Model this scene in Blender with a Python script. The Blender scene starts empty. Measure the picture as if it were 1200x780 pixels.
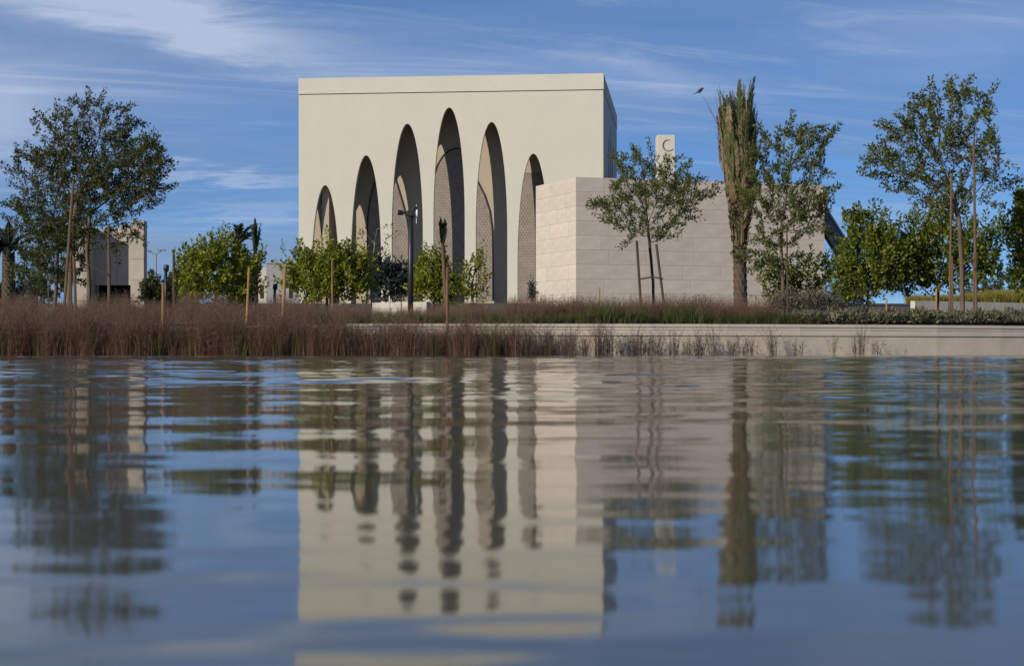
import bpy, bmesh, math, random
import numpy as np
from mathutils import Vector, Matrix
R = math.radians
scene = bpy.context.scene
C = scene.collection
random.seed(7)
rng = np.random.default_rng(11)

# ------------------------------------------------------------------ camera
H = 0.12            # camera height over the pool
F = 2000.0          # focal length in photo pixels (photo 1200 wide)
HOR = 411.0         # photo row of the horizon
cam_d = bpy.data.cameras.new('camera'); cam = bpy.data.objects.new('camera', cam_d); C.objects.link(cam)
cam.location = (0, 0, H); cam.rotation_euler = (R(90), 0, 0)
cam_d.sensor_width = 36; cam_d.lens = 36*F/1200
cam_d.shift_y = (HOR-390)/1200
cam_d.clip_start = 0.02; cam_d.clip_end = 8000
cam_d.dof.use_dof = True; cam_d.dof.focus_distance = 70; cam_d.dof.aperture_fstop = 11
scene.camera = cam

# ------------------------------------------------------------------ light
SUN_AZ, SUN_EL = R(47), R(20)       # azimuth measured from -Y (behind the camera) towards -X
sdir = Vector((-math.sin(SUN_AZ)*math.cos(SUN_EL), -math.cos(SUN_AZ)*math.cos(SUN_EL), math.sin(SUN_EL)))
sl = bpy.data.lights.new('sun', 'SUN'); so = bpy.data.objects.new('sun', sl); C.objects.link(so)
sl.energy = 4.25; sl.angle = R(0.5); sl.color = (1.0, 0.91, 0.77)
so.rotation_euler = sdir.to_track_quat('Z', 'Y').to_euler()
so.location = (-60, -60, 60)
scene.view_settings.view_transform = 'Standard'; scene.view_settings.look = 'None'
scene.view_settings.exposure = 0.0; scene.view_settings.gamma = 1.0
scene.cycles.max_bounces = 8; scene.cycles.transparent_max_bounces = 8
scene.cycles.use_denoising = True

def build_world():
    w = bpy.data.worlds.new('World'); scene.world = w; w.use_nodes = True
    nt = w.node_tree; N = nt.nodes; L = nt.links
    N.clear()
    out = N.new('ShaderNodeOutputWorld'); bg = N.new('ShaderNodeBackground')
    sky = N.new('ShaderNodeTexSky'); sky.sky_type = 'NISHITA'; sky.sun_disc = False
    sky.sun_elevation = SUN_EL
    sky.sun_rotation = math.atan2(sdir.x, sdir.y)     # clockwise from +Y
    sky.altitude = 0; sky.air_density = 0.6; sky.dust_density = 0.0; sky.ozone_density = 6.0
    tc = N.new('ShaderNodeTexCoord')
    sep = N.new('ShaderNodeSeparateXYZ'); L.new(tc.outputs['Generated'], sep.inputs[0])
    def m(op, a, b=None, c=None):
        n = N.new('ShaderNodeMath'); n.operation = op
        for i, v in enumerate((a, b, c)):
            if v is None: continue
            if isinstance(v, (int, float)): n.inputs[i].default_value = v
            else: L.new(v, n.inputs[i])
        return n.outputs[0]
    x, y, z = sep.outputs
    zz = m('ADD', m('MAXIMUM', z, 0.0), 0.16)
    px = m('DIVIDE', x, zz); py = m('DIVIDE', y, zz)
    def noise(sx, sy, ox, oy, scale, detail, rough, dist=0.0, rot=0.0):
        c = N.new('ShaderNodeCombineXYZ')
        L.new(m('ADD', m('MULTIPLY', m('ADD', m('MULTIPLY', px, math.cos(rot)), m('MULTIPLY', py, -math.sin(rot))), sx), ox), c.inputs[0])
        L.new(m('ADD', m('MULTIPLY', m('ADD', m('MULTIPLY', px, math.sin(rot)), m('MULTIPLY', py, math.cos(rot))), sy), oy), c.inputs[1])
        n = N.new('ShaderNodeTexNoise'); n.inputs['Scale'].default_value = scale
        n.inputs['Detail'].default_value = detail; n.inputs['Roughness'].default_value = rough
        n.inputs['Distortion'].default_value = dist
        L.new(c.outputs[0], n.inputs['Vector'])
        return n.outputs['Fac']
    def ramp(v, a, b):
        n = N.new('ShaderNodeMapRange'); n.interpolation_type = 'SMOOTHSTEP'
        n.inputs[1].default_value = a; n.inputs[2].default_value = b
        L.new(v, n.inputs[0]); return n.outputs[0]
    # thin high veil
    n1 = noise(0.55, 1.5, 3.1, 0.4, 1.0, 6, 0.62, 0.9, R(-9))
    veil = m('MULTIPLY', ramp(n1, 0.30, 0.72), 0.70)
    # wisps
    n2 = noise(0.8, 4.2, 1.7, 6.2, 1.1, 9, 0.66, 1.6, R(-12))
    wisp = m('MULTIPLY', ramp(n2, 0.48, 0.80), 0.42)
    # one long bright cirrus streak, upper left, and thin bars lower down
    az = m('ARCTAN2', x, y); el = m('ARCSINE', z)
    edge = m('MULTIPLY', m('SUBTRACT', noise(1.6, 3.0, 9.0, 2.0, 1.6, 8, 0.65, 1.2), 0.5), 0.050)
    def streak(az0, el0, slope, waz, wel, amt):
        da = m('SUBTRACT', az, az0)
        de = m('ADD', m('SUBTRACT', m('SUBTRACT', el, el0), m('MULTIPLY', da, slope)), edge)
        g1 = m('POWER', m('DIVIDE', de, wel), 2.0); g2 = m('POWER', m('DIVIDE', da, waz), 2.0)
        return m('MULTIPLY', m('EXPONENT', m('MULTIPLY', m('ADD', g1, g2), -1.0)), amt)
    def AZ(p): return math.atan((p-600)/F)
    def EL(p): return math.atan((HOR-p)/F)
    parts = [streak(AZ(120), EL(105), -0.1, 0.13, 0.035, 0.22),
             streak(AZ(110), EL(8), -0.19, 0.12, 0.016, 0.9),
             streak(AZ(250), EL(48), -0.28, 0.06, 0.011, 0.30),
             streak(AZ(-30), EL(150), -0.1, 0.05, 0.030, 0.65),
             streak(AZ(265), EL(210), -0.03, 0.055, 0.0045, 0.5),
             streak(AZ(300), EL(250), 0.12, 0.05, 0.005, 0.28),
             streak(AZ(760), EL(90), -0.25, 0.05, 0.008, 0.22), streak(AZ(640), EL(95), -0.12, 0.09, 0.02, 0.20),
             streak(AZ(1130), EL(50), 0.1, 0.09, 0.03, 0.20),
             streak(AZ(1050), EL(258), 0.02, 0.05, 0.006, 0.22)]
    tot = wisp
    for p in parts: tot = m('ADD', tot, p)
    tot = m('MINIMUM', tot, 0.85)
    mix = N.new('ShaderNodeMix'); mix.data_type = 'RGBA'
    tint = N.new('ShaderNodeMix'); tint.data_type = 'RGBA'; tint.blend_type = 'MULTIPLY'; tint.inputs[0].default_value = 1
    L.new(sky.outputs[0], tint.inputs[6]); tint.inputs[7].default_value = (.86, .94, 1.0, 1)
    mixv = N.new('ShaderNodeMix'); mixv.data_type = 'RGBA'
    L.new(veil, mixv.inputs[0]); L.new(tint.outputs[2], mixv.inputs[6]); mixv.inputs[7].default_value = (1.7, 3.0, 5.6, 1)
    L.new(tot, mix.inputs[0]); L.new(mixv.outputs[2], mix.inputs[6]); mix.inputs[7].default_value = (5.3, 6.2, 8.0, 1)
    # low greyish bank of stratus
    low = m('MULTIPLY', streak(AZ(60), EL(290), -0.02, 0.30, 0.024, 0.85), ramp(noise(0.7, 2.2, 4.0, 1.0, 1.0, 5, 0.55, 0.6), 0.30, 0.62))
    mix2 = N.new('ShaderNodeMix'); mix2.data_type = 'RGBA'
    L.new(low, mix2.inputs[0]); L.new(mix.outputs[2], mix2.inputs[6]); mix2.inputs[7].default_value = (2.5, 3.6, 5.5, 1)
    L.new(mix2.outputs[2], bg.inputs[0]); bg.inputs[1].default_value = 0.093
    L.new(bg.outputs[0], out.inputs[0])
build_world()

# ------------------------------------------------------------------ helpers
def X(px, d): return (px-600)/F*d
def Z(py, d): return H + (HOR-py)/F*d
def P(px, py, d): return Vector((X(px, d), d, Z(py, d)))
_pl = [(-2000, 44.0), (0, 44.0), (600, 44.0), (1000, 44.8), (1200, 47.6), (1400, 51.5), (1700, 58)]
_k = [(-60.0, 44.0)] + [(X(p, d), d) for p, d in _pl[1:]]
_xs = np.concatenate([[-60.0], np.linspace(-14, 24, 96)])
_ys = np.interp(_xs, [a for a, b in _k], [b for a, b in _k])
for _ in range(500): _ys[1:-1] = (_ys[:-2]+2*_ys[1:-1]+_ys[2:])/4; _ys[1] = 44.0
WALL = [(float(a), float(b)) for a, b in zip(_xs, _ys)]
def wall_y(x):
    return float(np.interp(x, [a for a, b in WALL], [b for a, b in WALL]))
def ground_z(x, y):
    y0 = 44.5
    z = 0.80 + 0.0325*max(0.0, min(y, 164)-y0)
    return z

def new_mesh(name, v, f, mat=None, smooth=False):
    me = bpy.data.meshes.new(name)
    v = np.asarray(v, dtype=np.float32)
    if isinstance(f, np.ndarray) and f.ndim == 2:
        k = f.shape[1]
        me.vertices.add(len(v)); me.vertices.foreach_set('co', v.ravel())
        me.loops.add(f.size); me.loops.foreach_set('vertex_index', f.astype(np.int32).ravel())
        me.polygons.add(len(f))
        me.polygons.foreach_set('loop_start', np.arange(0, f.size, k, dtype=np.int32))
        me.update(calc_edges=True)
    else:
        me.from_pydata([tuple(map(float, a)) for a in v], [], [tuple(map(int, a)) for a in f]); me.update()
    if mat: me.materials.append(mat)
    if smooth: me.polygons.foreach_set('use_smooth', np.ones(len(me.polygons), dtype=bool))
    return me
def link(name, me, parent=None, kind=None, label=None, cat=None, group=None, loc=None, rz=None):
    o = bpy.data.objects.new(name, me); C.objects.link(o)
    if parent is not None: o.parent = parent
    tag(o, label, cat, group, kind)
    if loc is not None: o.location = loc
    if rz is not None: o.rotation_euler.z = rz
    return o
def tag(o, label=None, cat=None, group=None, kind=None):
    if label: o['label'] = label
    if cat: o['category'] = cat
    if group: o['group'] = group
    if kind: o['kind'] = kind
def empty(name, loc, label, cat, group=None, rz=0):
    o = bpy.data.objects.new(name, None); C.objects.link(o); o.location = loc; o.rotation_euler.z = rz
    o.empty_display_size = 0.3
    tag(o, label, cat, group); return o

class MB:
    def __init__(s): s.v = []; s.f = []
    def add(s, v, f):
        n = len(s.v); s.v += [tuple(a) for a in v]; s.f += [tuple(i+n for i in q) for q in f]; return s
    def box(s, x0, x1, y0, y1, z0, z1):
        return s.add([(x0,y0,z0),(x1,y0,z0),(x1,y1,z0),(x0,y1,z0),(x0,y0,z1),(x1,y0,z1),(x1,y1,z1),(x0,y1,z1)],
              [(0,3,2,1),(4,5,6,7),(0,1,5,4),(1,2,6,5),(2,3,7,6),(3,0,4,7)])
    def prism(s, pts, z0, z1):
        n = len(pts)
        v = [(x,y,z0) for x,y in pts]+[(x,y,z1) for x,y in pts]
        f = [tuple(range(n-1,-1,-1)), tuple(range(n,2*n))]+[(i,(i+1)%n,n+(i+1)%n,n+i) for i in range(n)]
        return s.add(v, f)
    def tube(s, pts, rad, n=8, cap=True):
        pts = [Vector(p) for p in pts]; m = len(pts)
        if not hasattr(rad, '__len__'): rad = [rad]*m
        v = []
        ref = None
        for i, p in enumerate(pts):
            t = (pts[min(i+1,m-1)]-pts[max(i-1,0)]).normalized()
            if ref is None: ref = Vector((1,0,0)) if abs(t.x) < .8 else Vector((0,1,0))
            a = (ref - t*ref.dot(t)).normalized(); b = t.cross(a); ref = a
            for k in range(n):
                q = 2*math.pi*k/n
                v.append(p + (a*math.cos(q)+b*math.sin(q))*rad[i])
        f = [(i*n+k, i*n+(k+1)%n, (i+1)*n+(k+1)%n, (i+1)*n+k) for i in range(m-1) for k in range(n)]
        if cap: f += [tuple(range(n-1,-1,-1)), tuple(range((m-1)*n, m*n))]
        return s.add(v, f)
    def mesh(s, name, mat, smooth=False): return new_mesh(name, s.v, s.f, mat, smooth)
def bevel(me, w=0.01, seg=1):
    bm = bmesh.new(); bm.from_mesh(me)
    bmesh.ops.bevel(bm, geom=bm.edges[:], offset=w, segments=seg, affect='EDGES', clamp_overlap=True)
    bm.to_mesh(me); bm.free(); return me

# ------------------------------------------------------------------ materials
def mat_base(name):
    m = bpy.data.materials.new(name); m.use_nodes = True
    nt = m.node_tree; b = nt.nodes['Principled BSDF']
    return m, nt, b
def node(nt, t, **kw):
    n = nt.nodes.new(t)
    for k, v in kw.items(): setattr(n, k, v)
    return n
def surf(name, col, col2=None, scale=2.0, detail=5, rough=0.8, bump=0.0, bscale=40, bdist=0.01, stretch=(1,1,1), obj_rand=0.0, lo=0.35, hi=0.65, fine=0.0, spec=0.3):
    """noise-mottled surface; col..col2 mixed by noise, optional tint per object and fine relief"""
    m, nt, b = mat_base(name); L = nt.links
    col2 = col2 or tuple(c*0.85 for c in col)
    tc = node(nt, 'ShaderNodeTexCoord'); mp = node(nt, 'ShaderNodeMapping'); mp.inputs['Scale'].default_value = stretch
    L.new(tc.outputs['Object'], mp.inputs[0])
    n = node(nt, 'ShaderNodeTexNoise'); n.inputs['Scale'].default_value = scale; n.inputs['Detail'].default_value = detail; n.inputs['Roughness'].default_value = .6
    L.new(mp.outputs[0], n.inputs['Vector'])
    mr = node(nt, 'ShaderNodeMapRange'); mr.inputs[1].default_value = lo; mr.inputs[2].default_value = hi
    L.new(n.outputs['Fac'], mr.inputs[0])
    mx = node(nt, 'ShaderNodeMix', data_type='RGBA'); L.new(mr.outputs[0], mx.inputs[0])
    mx.inputs[6].default_value = (*col, 1); mx.inputs[7].default_value = (*col2, 1)
    o = mx.outputs[2]
    if obj_rand or fine:
        hsv = node(nt, 'ShaderNodeHueSaturation'); L.new(o, hsv.inputs['Color'])
        val = None
        if obj_rand:
            oi = node(nt, 'ShaderNodeObjectInfo'); r = node(nt, 'ShaderNodeMapRange')
            r.inputs[3].default_value = 1-obj_rand; r.inputs[4].default_value = 1+obj_rand
            L.new(oi.outputs['Random'], r.inputs[0]); val = r.outputs[0]
        if fine:
            n3 = node(nt, 'ShaderNodeTexNoise'); n3.inputs['Scale'].default_value = bscale; n3.inputs['Detail'].default_value = 3
            L.new(mp.outputs[0], n3.inputs['Vector'])
            r = node(nt, 'ShaderNodeMapRange'); r.inputs[1].default_value = .3; r.inputs[2].default_value = .7
            r.inputs[3].default_value = 1-fine; r.inputs[4].default_value = 1+fine
            L.new(n3.outputs['Fac'], r.inputs[0])
            if val is None: val = r.outputs[0]
            else:
                mu = node(nt, 'ShaderNodeMath', operation='MULTIPLY'); L.new(val, mu.inputs[0]); L.new(r.outputs[0], mu.inputs[1]); val = mu.outputs[0]
        L.new(val, hsv.inputs['Value']); o = hsv.outputs[0]
    L.new(o, b.inputs['Base Color'])
    b.inputs['Roughness'].default_value = rough; b.inputs['Specular IOR Level'].default_value = spec
    if bump:
        n2 = node(nt, 'ShaderNodeTexNoise'); n2.inputs['Scale'].default_value = bscale; n2.inputs['Detail'].default_value = 4
        L.new(mp.outputs[0], n2.inputs['Vector'])
        bp = node(nt, 'ShaderNodeBump'); bp.inputs['Strength'].default_value = bump; bp.inputs['Distance'].default_value = bdist
        L.new(n2.outputs['Fac'], bp.inputs['Height']); L.new(bp.outputs[0], b.inputs['Normal'])
    return m
def leafmat(name, c1, c2, c3, trans=0.3, rough=0.55, spec=0.25, patch=None, pscale=1.2):
    """leaf colour varies leaf by leaf"""
    m, nt, b = mat_base(name); L = nt.links
    g = node(nt, 'ShaderNodeNewGeometry')
    cr = node(nt, 'ShaderNodeValToRGB'); e = cr.color_ramp.elements
    e[0].color = (*c1, 1); e[1].color = (*c3, 1); x = e.new(0.5); x.color = (*c2, 1)
    L.new(g.outputs['Random Per Island'], cr.inputs[0])
    col = cr.outputs[0]
    if patch:      # plants of a paler kind growing through in patches
        tc = node(nt, 'ShaderNodeTexCoord'); n = node(nt, 'ShaderNodeTexNoise'); n.inputs['Scale'].default_value = pscale; n.inputs['Detail'].default_value = 3
        L.new(tc.outputs['Object'], n.inputs['Vector'])
        mr = node(nt, 'ShaderNodeMapRange'); mr.inputs[1].default_value = .44; mr.inputs[2].default_value = .66; mr.inputs[4].default_value = .85
        L.new(n.outputs['Fac'], mr.inputs[0])
        mx = node(nt, 'ShaderNodeMix', data_type='RGBA'); L.new(mr.outputs[0], mx.inputs[0]); L.new(col, mx.inputs[6]); mx.inputs[7].default_value = (*patch, 1)
        col = mx.outputs[2]
    L.new(col, b.inputs['Base Color'])
    b.inputs['Roughness'].default_value = rough; b.inputs['Specular IOR Level'].default_value = spec
    tr = node(nt, 'ShaderNodeBsdfTranslucent'); L.new(col, tr.inputs['Color'])
    ms = node(nt, 'ShaderNodeMixShader'); ms.inputs[0].default_value = trans
    L.new(b.outputs[0], ms.inputs[1]); L.new(tr.outputs[0], ms.inputs[2])
    L.new(ms.outputs[0], nt.nodes['Material Output'].inputs['Surface'])
    return m

M = {}
M['facade'] = surf('cream_cast_concrete', (.575,.548,.458), (.545,.522,.436), scale=.5, detail=8, rough=.85, bump=.25, bscale=5, fine=.018, stretch=(1,1,.5), lo=.3, hi=.7)
M['parapet'] = surf('cream_parapet_concrete', (.585,.56,.47), (.55,.528,.443), scale=.4, detail=6, rough=.85, fine=.02, bscale=6)
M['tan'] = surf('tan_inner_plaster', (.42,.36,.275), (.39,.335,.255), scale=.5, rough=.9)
M['screen'] = surf('brown_screen_stone', (.29,.25,.215), (.23,.20,.175), scale=2, rough=.85)
M['recess_shade'] = surf('dark_recess_shade', (.05,.042,.036), rough=.5)  # dark colour for the painted shade line round the screens
M['limestone'] = surf('limestone_slab', (.59,.515,.435), (.51,.44,.37), scale=.8, detail=7, rough=.8, bump=.2, bscale=8, obj_rand=.055, fine=.05, stretch=(1,1,2.2))
M['mortar'] = surf('wall_core', (.36,.31,.26), rough=.95)
M['coping'] = surf('pale_coping', (.56,.49,.40), (.46,.40,.325), scale=1.3, detail=7, rough=.85, bump=.3, bscale=30, fine=.08, stretch=(.5,1,4), obj_rand=.015)
M['planter'] = surf('planter_face', (.54,.46,.365), (.44,.375,.295), scale=1.0, detail=7, rough=.9, bump=.3, bscale=30, fine=.10, obj_rand=.015)
M['whitewall'] = surf('pale_render', (.55,.50,.43), (.45,.41,.35), scale=1.2, rough=.9, fine=.05)
M['gate'] = surf('gatehouse_stone', (.46,.40,.325), (.39,.34,.275), scale=1.0, detail=6, rough=.85, fine=.06, bscale=12, obj_rand=.05)
M['greyfloor'] = surf('gallery_floor', (.16,.145,.13), rough=.8)
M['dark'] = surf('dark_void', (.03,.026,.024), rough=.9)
M['soil'] = surf('soil', (.13,.095,.07), (.09,.07,.05), scale=3, rough=1, bump=.5, bscale=25)
M['sand'] = surf('far_sand', (.26,.20,.14), (.17,.15,.09), scale=.05, rough=1)
M['paving'] = surf('paving', (.40,.35,.29), (.34,.30,.25), scale=1.5, rough=.8)
M['wetstone'] = surf('wet_dark_stone', (.06,.055,.05), rough=.5)
M['pool_floor'] = surf('pool_floor', (.08,.09,.09), rough=.9)
M['bark'] = surf('grey_brown_bark', (.17,.125,.085), (.09,.065,.045), scale=9, rough=.95, stretch=(1,1,.25), bump=.6, bscale=30)
M['darkbark'] = surf('dark_bark', (.085,.06,.042), (.05,.037,.027), scale=9, rough=.95, stretch=(1,1,.25))
M['palebark'] = surf('pale_bark', (.36,.31,.25), (.26,.22,.17), scale=8, rough=.95, stretch=(1,1,.3))
M['pole'] = surf('weathered_pole', (.16,.105,.068), (.10,.068,.045), scale=8, rough=.9, stretch=(1,1,.15))
M['darkpole'] = surf('dark_pole', (.10,.065,.045), (.065,.045,.03), scale=8, rough=.9, stretch=(1,1,.15))
M['stake'] = surf('yellow_wood', (.36,.21,.085), (.24,.14,.06), scale=10, rough=.85, stretch=(1,1,.15))
M['redstake'] = surf('reddish_wood', (.22,.12,.065), (.13,.075,.045), scale=6, rough=.9, stretch=(1,1,.3))
M['crescent'] = surf('grey_bronze', (.13,.12,.105), rough=.6)
M['black'] = surf('black_paint', (.018,.017,.017), (.024,.022,.021), rough=.45, spec=.5)
M['whitepaint'] = surf('white_paint', (.8,.8,.78), rough=.5)
M['greymetal'] = surf('grey_metal', (.24,.24,.25), (.20,.20,.21), scale=3, rough=.6)
M['farblock'] = surf('far_grey_block', (.30,.30,.31), (.26,.265,.275), scale=.6, rough=.9)
M['palmtrunk'] = surf('palm_bark', (.14,.10,.075), (.08,.058,.045), scale=14, rough=1, bump=.5, bscale=40)
M['dryfrond'] = leafmat('dry_frond', (.16,.11,.06), (.24,.17,.095), (.33,.245,.145), trans=.2)
M['greenfrond'] = leafmat('green_frond', (.06,.075,.022), (.10,.115,.036), (.16,.16,.055), trans=.25)
M['dullfrond'] = leafmat('dull_frond', (.025,.032,.018), (.04,.048,.026), (.06,.065,.035), trans=.2)
M['leaf_dark'] = leafmat('ghaf_leaf', (.045,.056,.018), (.08,.092,.03), (.14,.145,.05), trans=.38)
M['leaf_olive'] = leafmat('olive_leaf', (.07,.085,.020), (.12,.138,.034), (.20,.21,.058), trans=.42)
M['leaf_bright'] = leafmat('glossy_leaf', (.09,.12,.012), (.21,.24,.020), (.38,.36,.04), trans=.42, rough=.45, spec=.35)
M['leaf_mid'] = leafmat('mid_leaf', (.065,.095,.012), (.14,.18,.022), (.28,.29,.04), trans=.4, rough=.45, spec=.35)
M['leaf_blue'] = leafmat('blue_leaf', (.022,.032,.028), (.035,.05,.043), (.06,.08,.065), trans=.2)
M['leaf_grey'] = leafmat('grey_brush', (.10,.085,.065), (.14,.12,.09), (.19,.165,.125), trans=.2)
M['muhly'] = leafmat('purple_brown_grass', (.15,.075,.056), (.225,.125,.092), (.31,.20,.145), trans=.4, rough=.8, spec=.1, patch=(.19,.145,.085), pscale=1.3)
M['weed'] = leafmat('dry_weed', (.07,.045,.04), (.11,.072,.062), (.16,.11,.09), trans=.2, rough=.8, spec=.1)
M['green_grass'] = leafmat('green_grass', (.05,.07,.02), (.085,.10,.032), (.15,.15,.06), trans=.35, rough=.7, spec=.15)
M['gold_grass'] = leafmat('gold_grass', (.20,.17,.035), (.30,.25,.05), (.40,.33,.09), trans=.4, rough=.7, spec=.15)
M['cover'] = leafmat('ground_cover_leaf', (.06,.075,.035), (.10,.112,.055), (.18,.18,.10), trans=.3, rough=.6, patch=(.24,.20,.14), pscale=2.2)

def water_mat():
    m, nt, b = mat_base('pool_water'); L = nt.links
    tc = node(nt, 'ShaderNodeTexCoord')
    def slope(scale, det, amp, stretch, off):
        mp = node(nt, 'ShaderNodeMapping'); mp.inputs['Scale'].default_value = stretch; mp.inputs['Location'].default_value = off
        L.new(tc.outputs['Object'], mp.inputs[0])
        n = node(nt, 'ShaderNodeTexNoise'); n.inputs['Scale'].default_value = scale; n.inputs['Detail'].default_value = det; n.inputs['Roughness'].default_value = .45
        L.new(mp.outputs[0], n.inputs['Vector'])
        s = node(nt, 'ShaderNodeVectorMath', operation='SUBTRACT'); L.new(n.outputs['Color'], s.inputs[0]); s.inputs[1].default_value = (.5,.5,.5)
        k = node(nt, 'ShaderNodeVectorMath', operation='MULTIPLY'); L.new(s.outputs[0], k.inputs[0]); k.inputs[1].default_value = amp
        return k.outputs[0]
    a = slope(1.2, 1, (.008,.016,0), (.3,1,1), (3,1,0))        # long swell
    def train(scale, amp, rot, dist, dscale, off):
        mp = node(nt, 'ShaderNodeMapping'); mp.inputs['Rotation'].default_value = (0,0,rot); mp.inputs['Location'].default_value = off
        L.new(tc.outputs['Object'], mp.inputs[0])
        w_ = node(nt, 'ShaderNodeTexWave', wave_type='BANDS', bands_direction='Y', wave_profile='SIN'); w_.inputs['Scale'].default_value = scale
        w_.inputs['Distortion'].default_value = dist; w_.inputs['Detail'].default_value = 2; w_.inputs['Detail Scale'].default_value = dscale
        L.new(mp.outputs[0], w_.inputs['Vector'])
        s_ = node(nt, 'ShaderNodeMath', operation='SUBTRACT'); L.new(w_.outputs['Fac'], s_.inputs[0]); s_.inputs[1].default_value = .5
        k = node(nt, 'ShaderNodeVectorMath', operation='SCALE'); k.inputs[0].default_value = (-math.sin(rot)*amp, math.cos(rot)*amp, 0); L.new(s_.outputs[0], k.inputs['Scale'])
        return k.outputs[0]
    c1 = train(2.1, .0085, R(4), 6.5, 1.7, (0,.03,0)); c2 = train(4.2, .009, R(-7), 7.0, 2.2, (1,.2,0))     # ripples
    sy = node(nt, 'ShaderNodeSeparateXYZ'); L.new(tc.outputs['Object'], sy.inputs[0])
    gr = node(nt, 'ShaderNodeMapRange', interpolation_type='SMOOTHSTEP'); gr.inputs[1].default_value = .75; gr.inputs[2].default_value = 1.45; gr.inputs[3].default_value = 2.1; gr.inputs[4].default_value = 1
    L.new(sy.outputs[1], gr.inputs[0])      # a group of stronger ripples close to the near side
    cg = node(nt, 'ShaderNodeVectorMath', operation='SCALE'); L.new(c1, cg.inputs[0]); L.new(gr.outputs[0], cg.inputs['Scale'])
    cc = node(nt, 'ShaderNodeVectorMath', operation='ADD'); L.new(cg.outputs[0], cc.inputs[0]); L.new(c2, cc.inputs[1]); c = cc.outputs[0]
    d = slope(22.0, 2, (.030,.085,0), (.4,1,1), (2,2,0))         # fine chop
    # wind patches: ripples are stronger in some areas
    wn = node(nt, 'ShaderNodeTexNoise'); wn.inputs['Scale'].default_value = .16; wn.inputs['Detail'].default_value = 2
    L.new(tc.outputs['Object'], wn.inputs['Vector'])
    wr = node(nt, 'ShaderNodeMapRange'); wr.inputs[1].default_value = .38; wr.inputs[2].default_value = .62; wr.inputs[3].default_value = .55; wr.inputs[4].default_value = 1.3
    L.new(wn.outputs['Fac'], wr.inputs[0])
    add = node(nt, 'ShaderNodeVectorMath', operation='ADD'); L.new(c, add.inputs[0]); L.new(d, add.inputs[1])
    sc = node(nt, 'ShaderNodeVectorMath', operation='SCALE'); L.new(add.outputs[0], sc.inputs[0]); L.new(wr.outputs[0], sc.inputs['Scale'])
    add2 = node(nt, 'ShaderNodeVectorMath', operation='ADD'); L.new(sc.outputs[0], add2.inputs[0]); L.new(a, add2.inputs[1])
    add3 = node(nt, 'ShaderNodeVectorMath', operation='ADD'); L.new(add2.outputs[0], add3.inputs[0]); gn = node(nt, 'ShaderNodeNewGeometry'); L.new(gn.outputs['Normal'], add3.inputs[1])
    nm = node(nt, 'ShaderNodeVectorMath', operation='NORMALIZE'); L.new(add3.outputs[0], nm.inputs[0])
    L.new(nm.outputs[0], b.inputs['Normal'])
    b.inputs['Base Color'].default_value = (.088,.082,.056,1)
    b.inputs['Roughness'].default_value = .055; b.inputs['IOR'].default_value = 1.333; b.inputs['Specular IOR Level'].default_value = .31
    return m
M['water'] = water_mat()

# ------------------------------------------------------------------ ground and water
def terrain():
    xs = np.concatenate([[-3000,-1500,-700,-300,-120], np.linspace(-60,80,71), [150,350,800,1600,3000]])
    ts = np.concatenate([[0,.3,.8,1.5,2.5,4,6,8.5], np.linspace(11,119,55), [123,130,150,200,300,500,900,1800,4000]])
    v = []; nx = len(xs)
    for t in ts:
        for x in xs:
            y0 = wall_y(x)+.22
            y = y0+t
            z = ground_z(x, y if t > 0 else 44.5)
            if .5 < t < 60: z += .06*math.sin(x*.9+1.3*math.sin(y*.5))*math.sin(y*.7)
            v.append((x, y, z))
    f = [(j*nx+i, j*nx+i+1, (j+1)*nx+i+1, (j+1)*nx+i) for j in range(len(ts)-1) for i in range(nx-1)]
    return new_mesh('terrain', v, f, M['soil'], True)
link('ground', terrain(), kind='structure')
link('ground_base', MB().add([(-4000,-4000,-.6),(4000,-4000,-.6),(4000,4500,-.6),(-4000,4500,-.6)], [(0,1,2,3)]).mesh('base', M['sand']), kind='structure')
POOL_R = 8.62
edge = [(x, y-1.0) for x, y in WALL if x < POOL_R-.3]
edge = [(-60.0, 43.0)] + [e for e in edge if -60 < e[0]] + [(POOL_R, wall_y(POOL_R)-1.0)]
def edge_y(x): return float(np.interp(x, [e[0] for e in edge], [e[1] for e in edge]))
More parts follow.
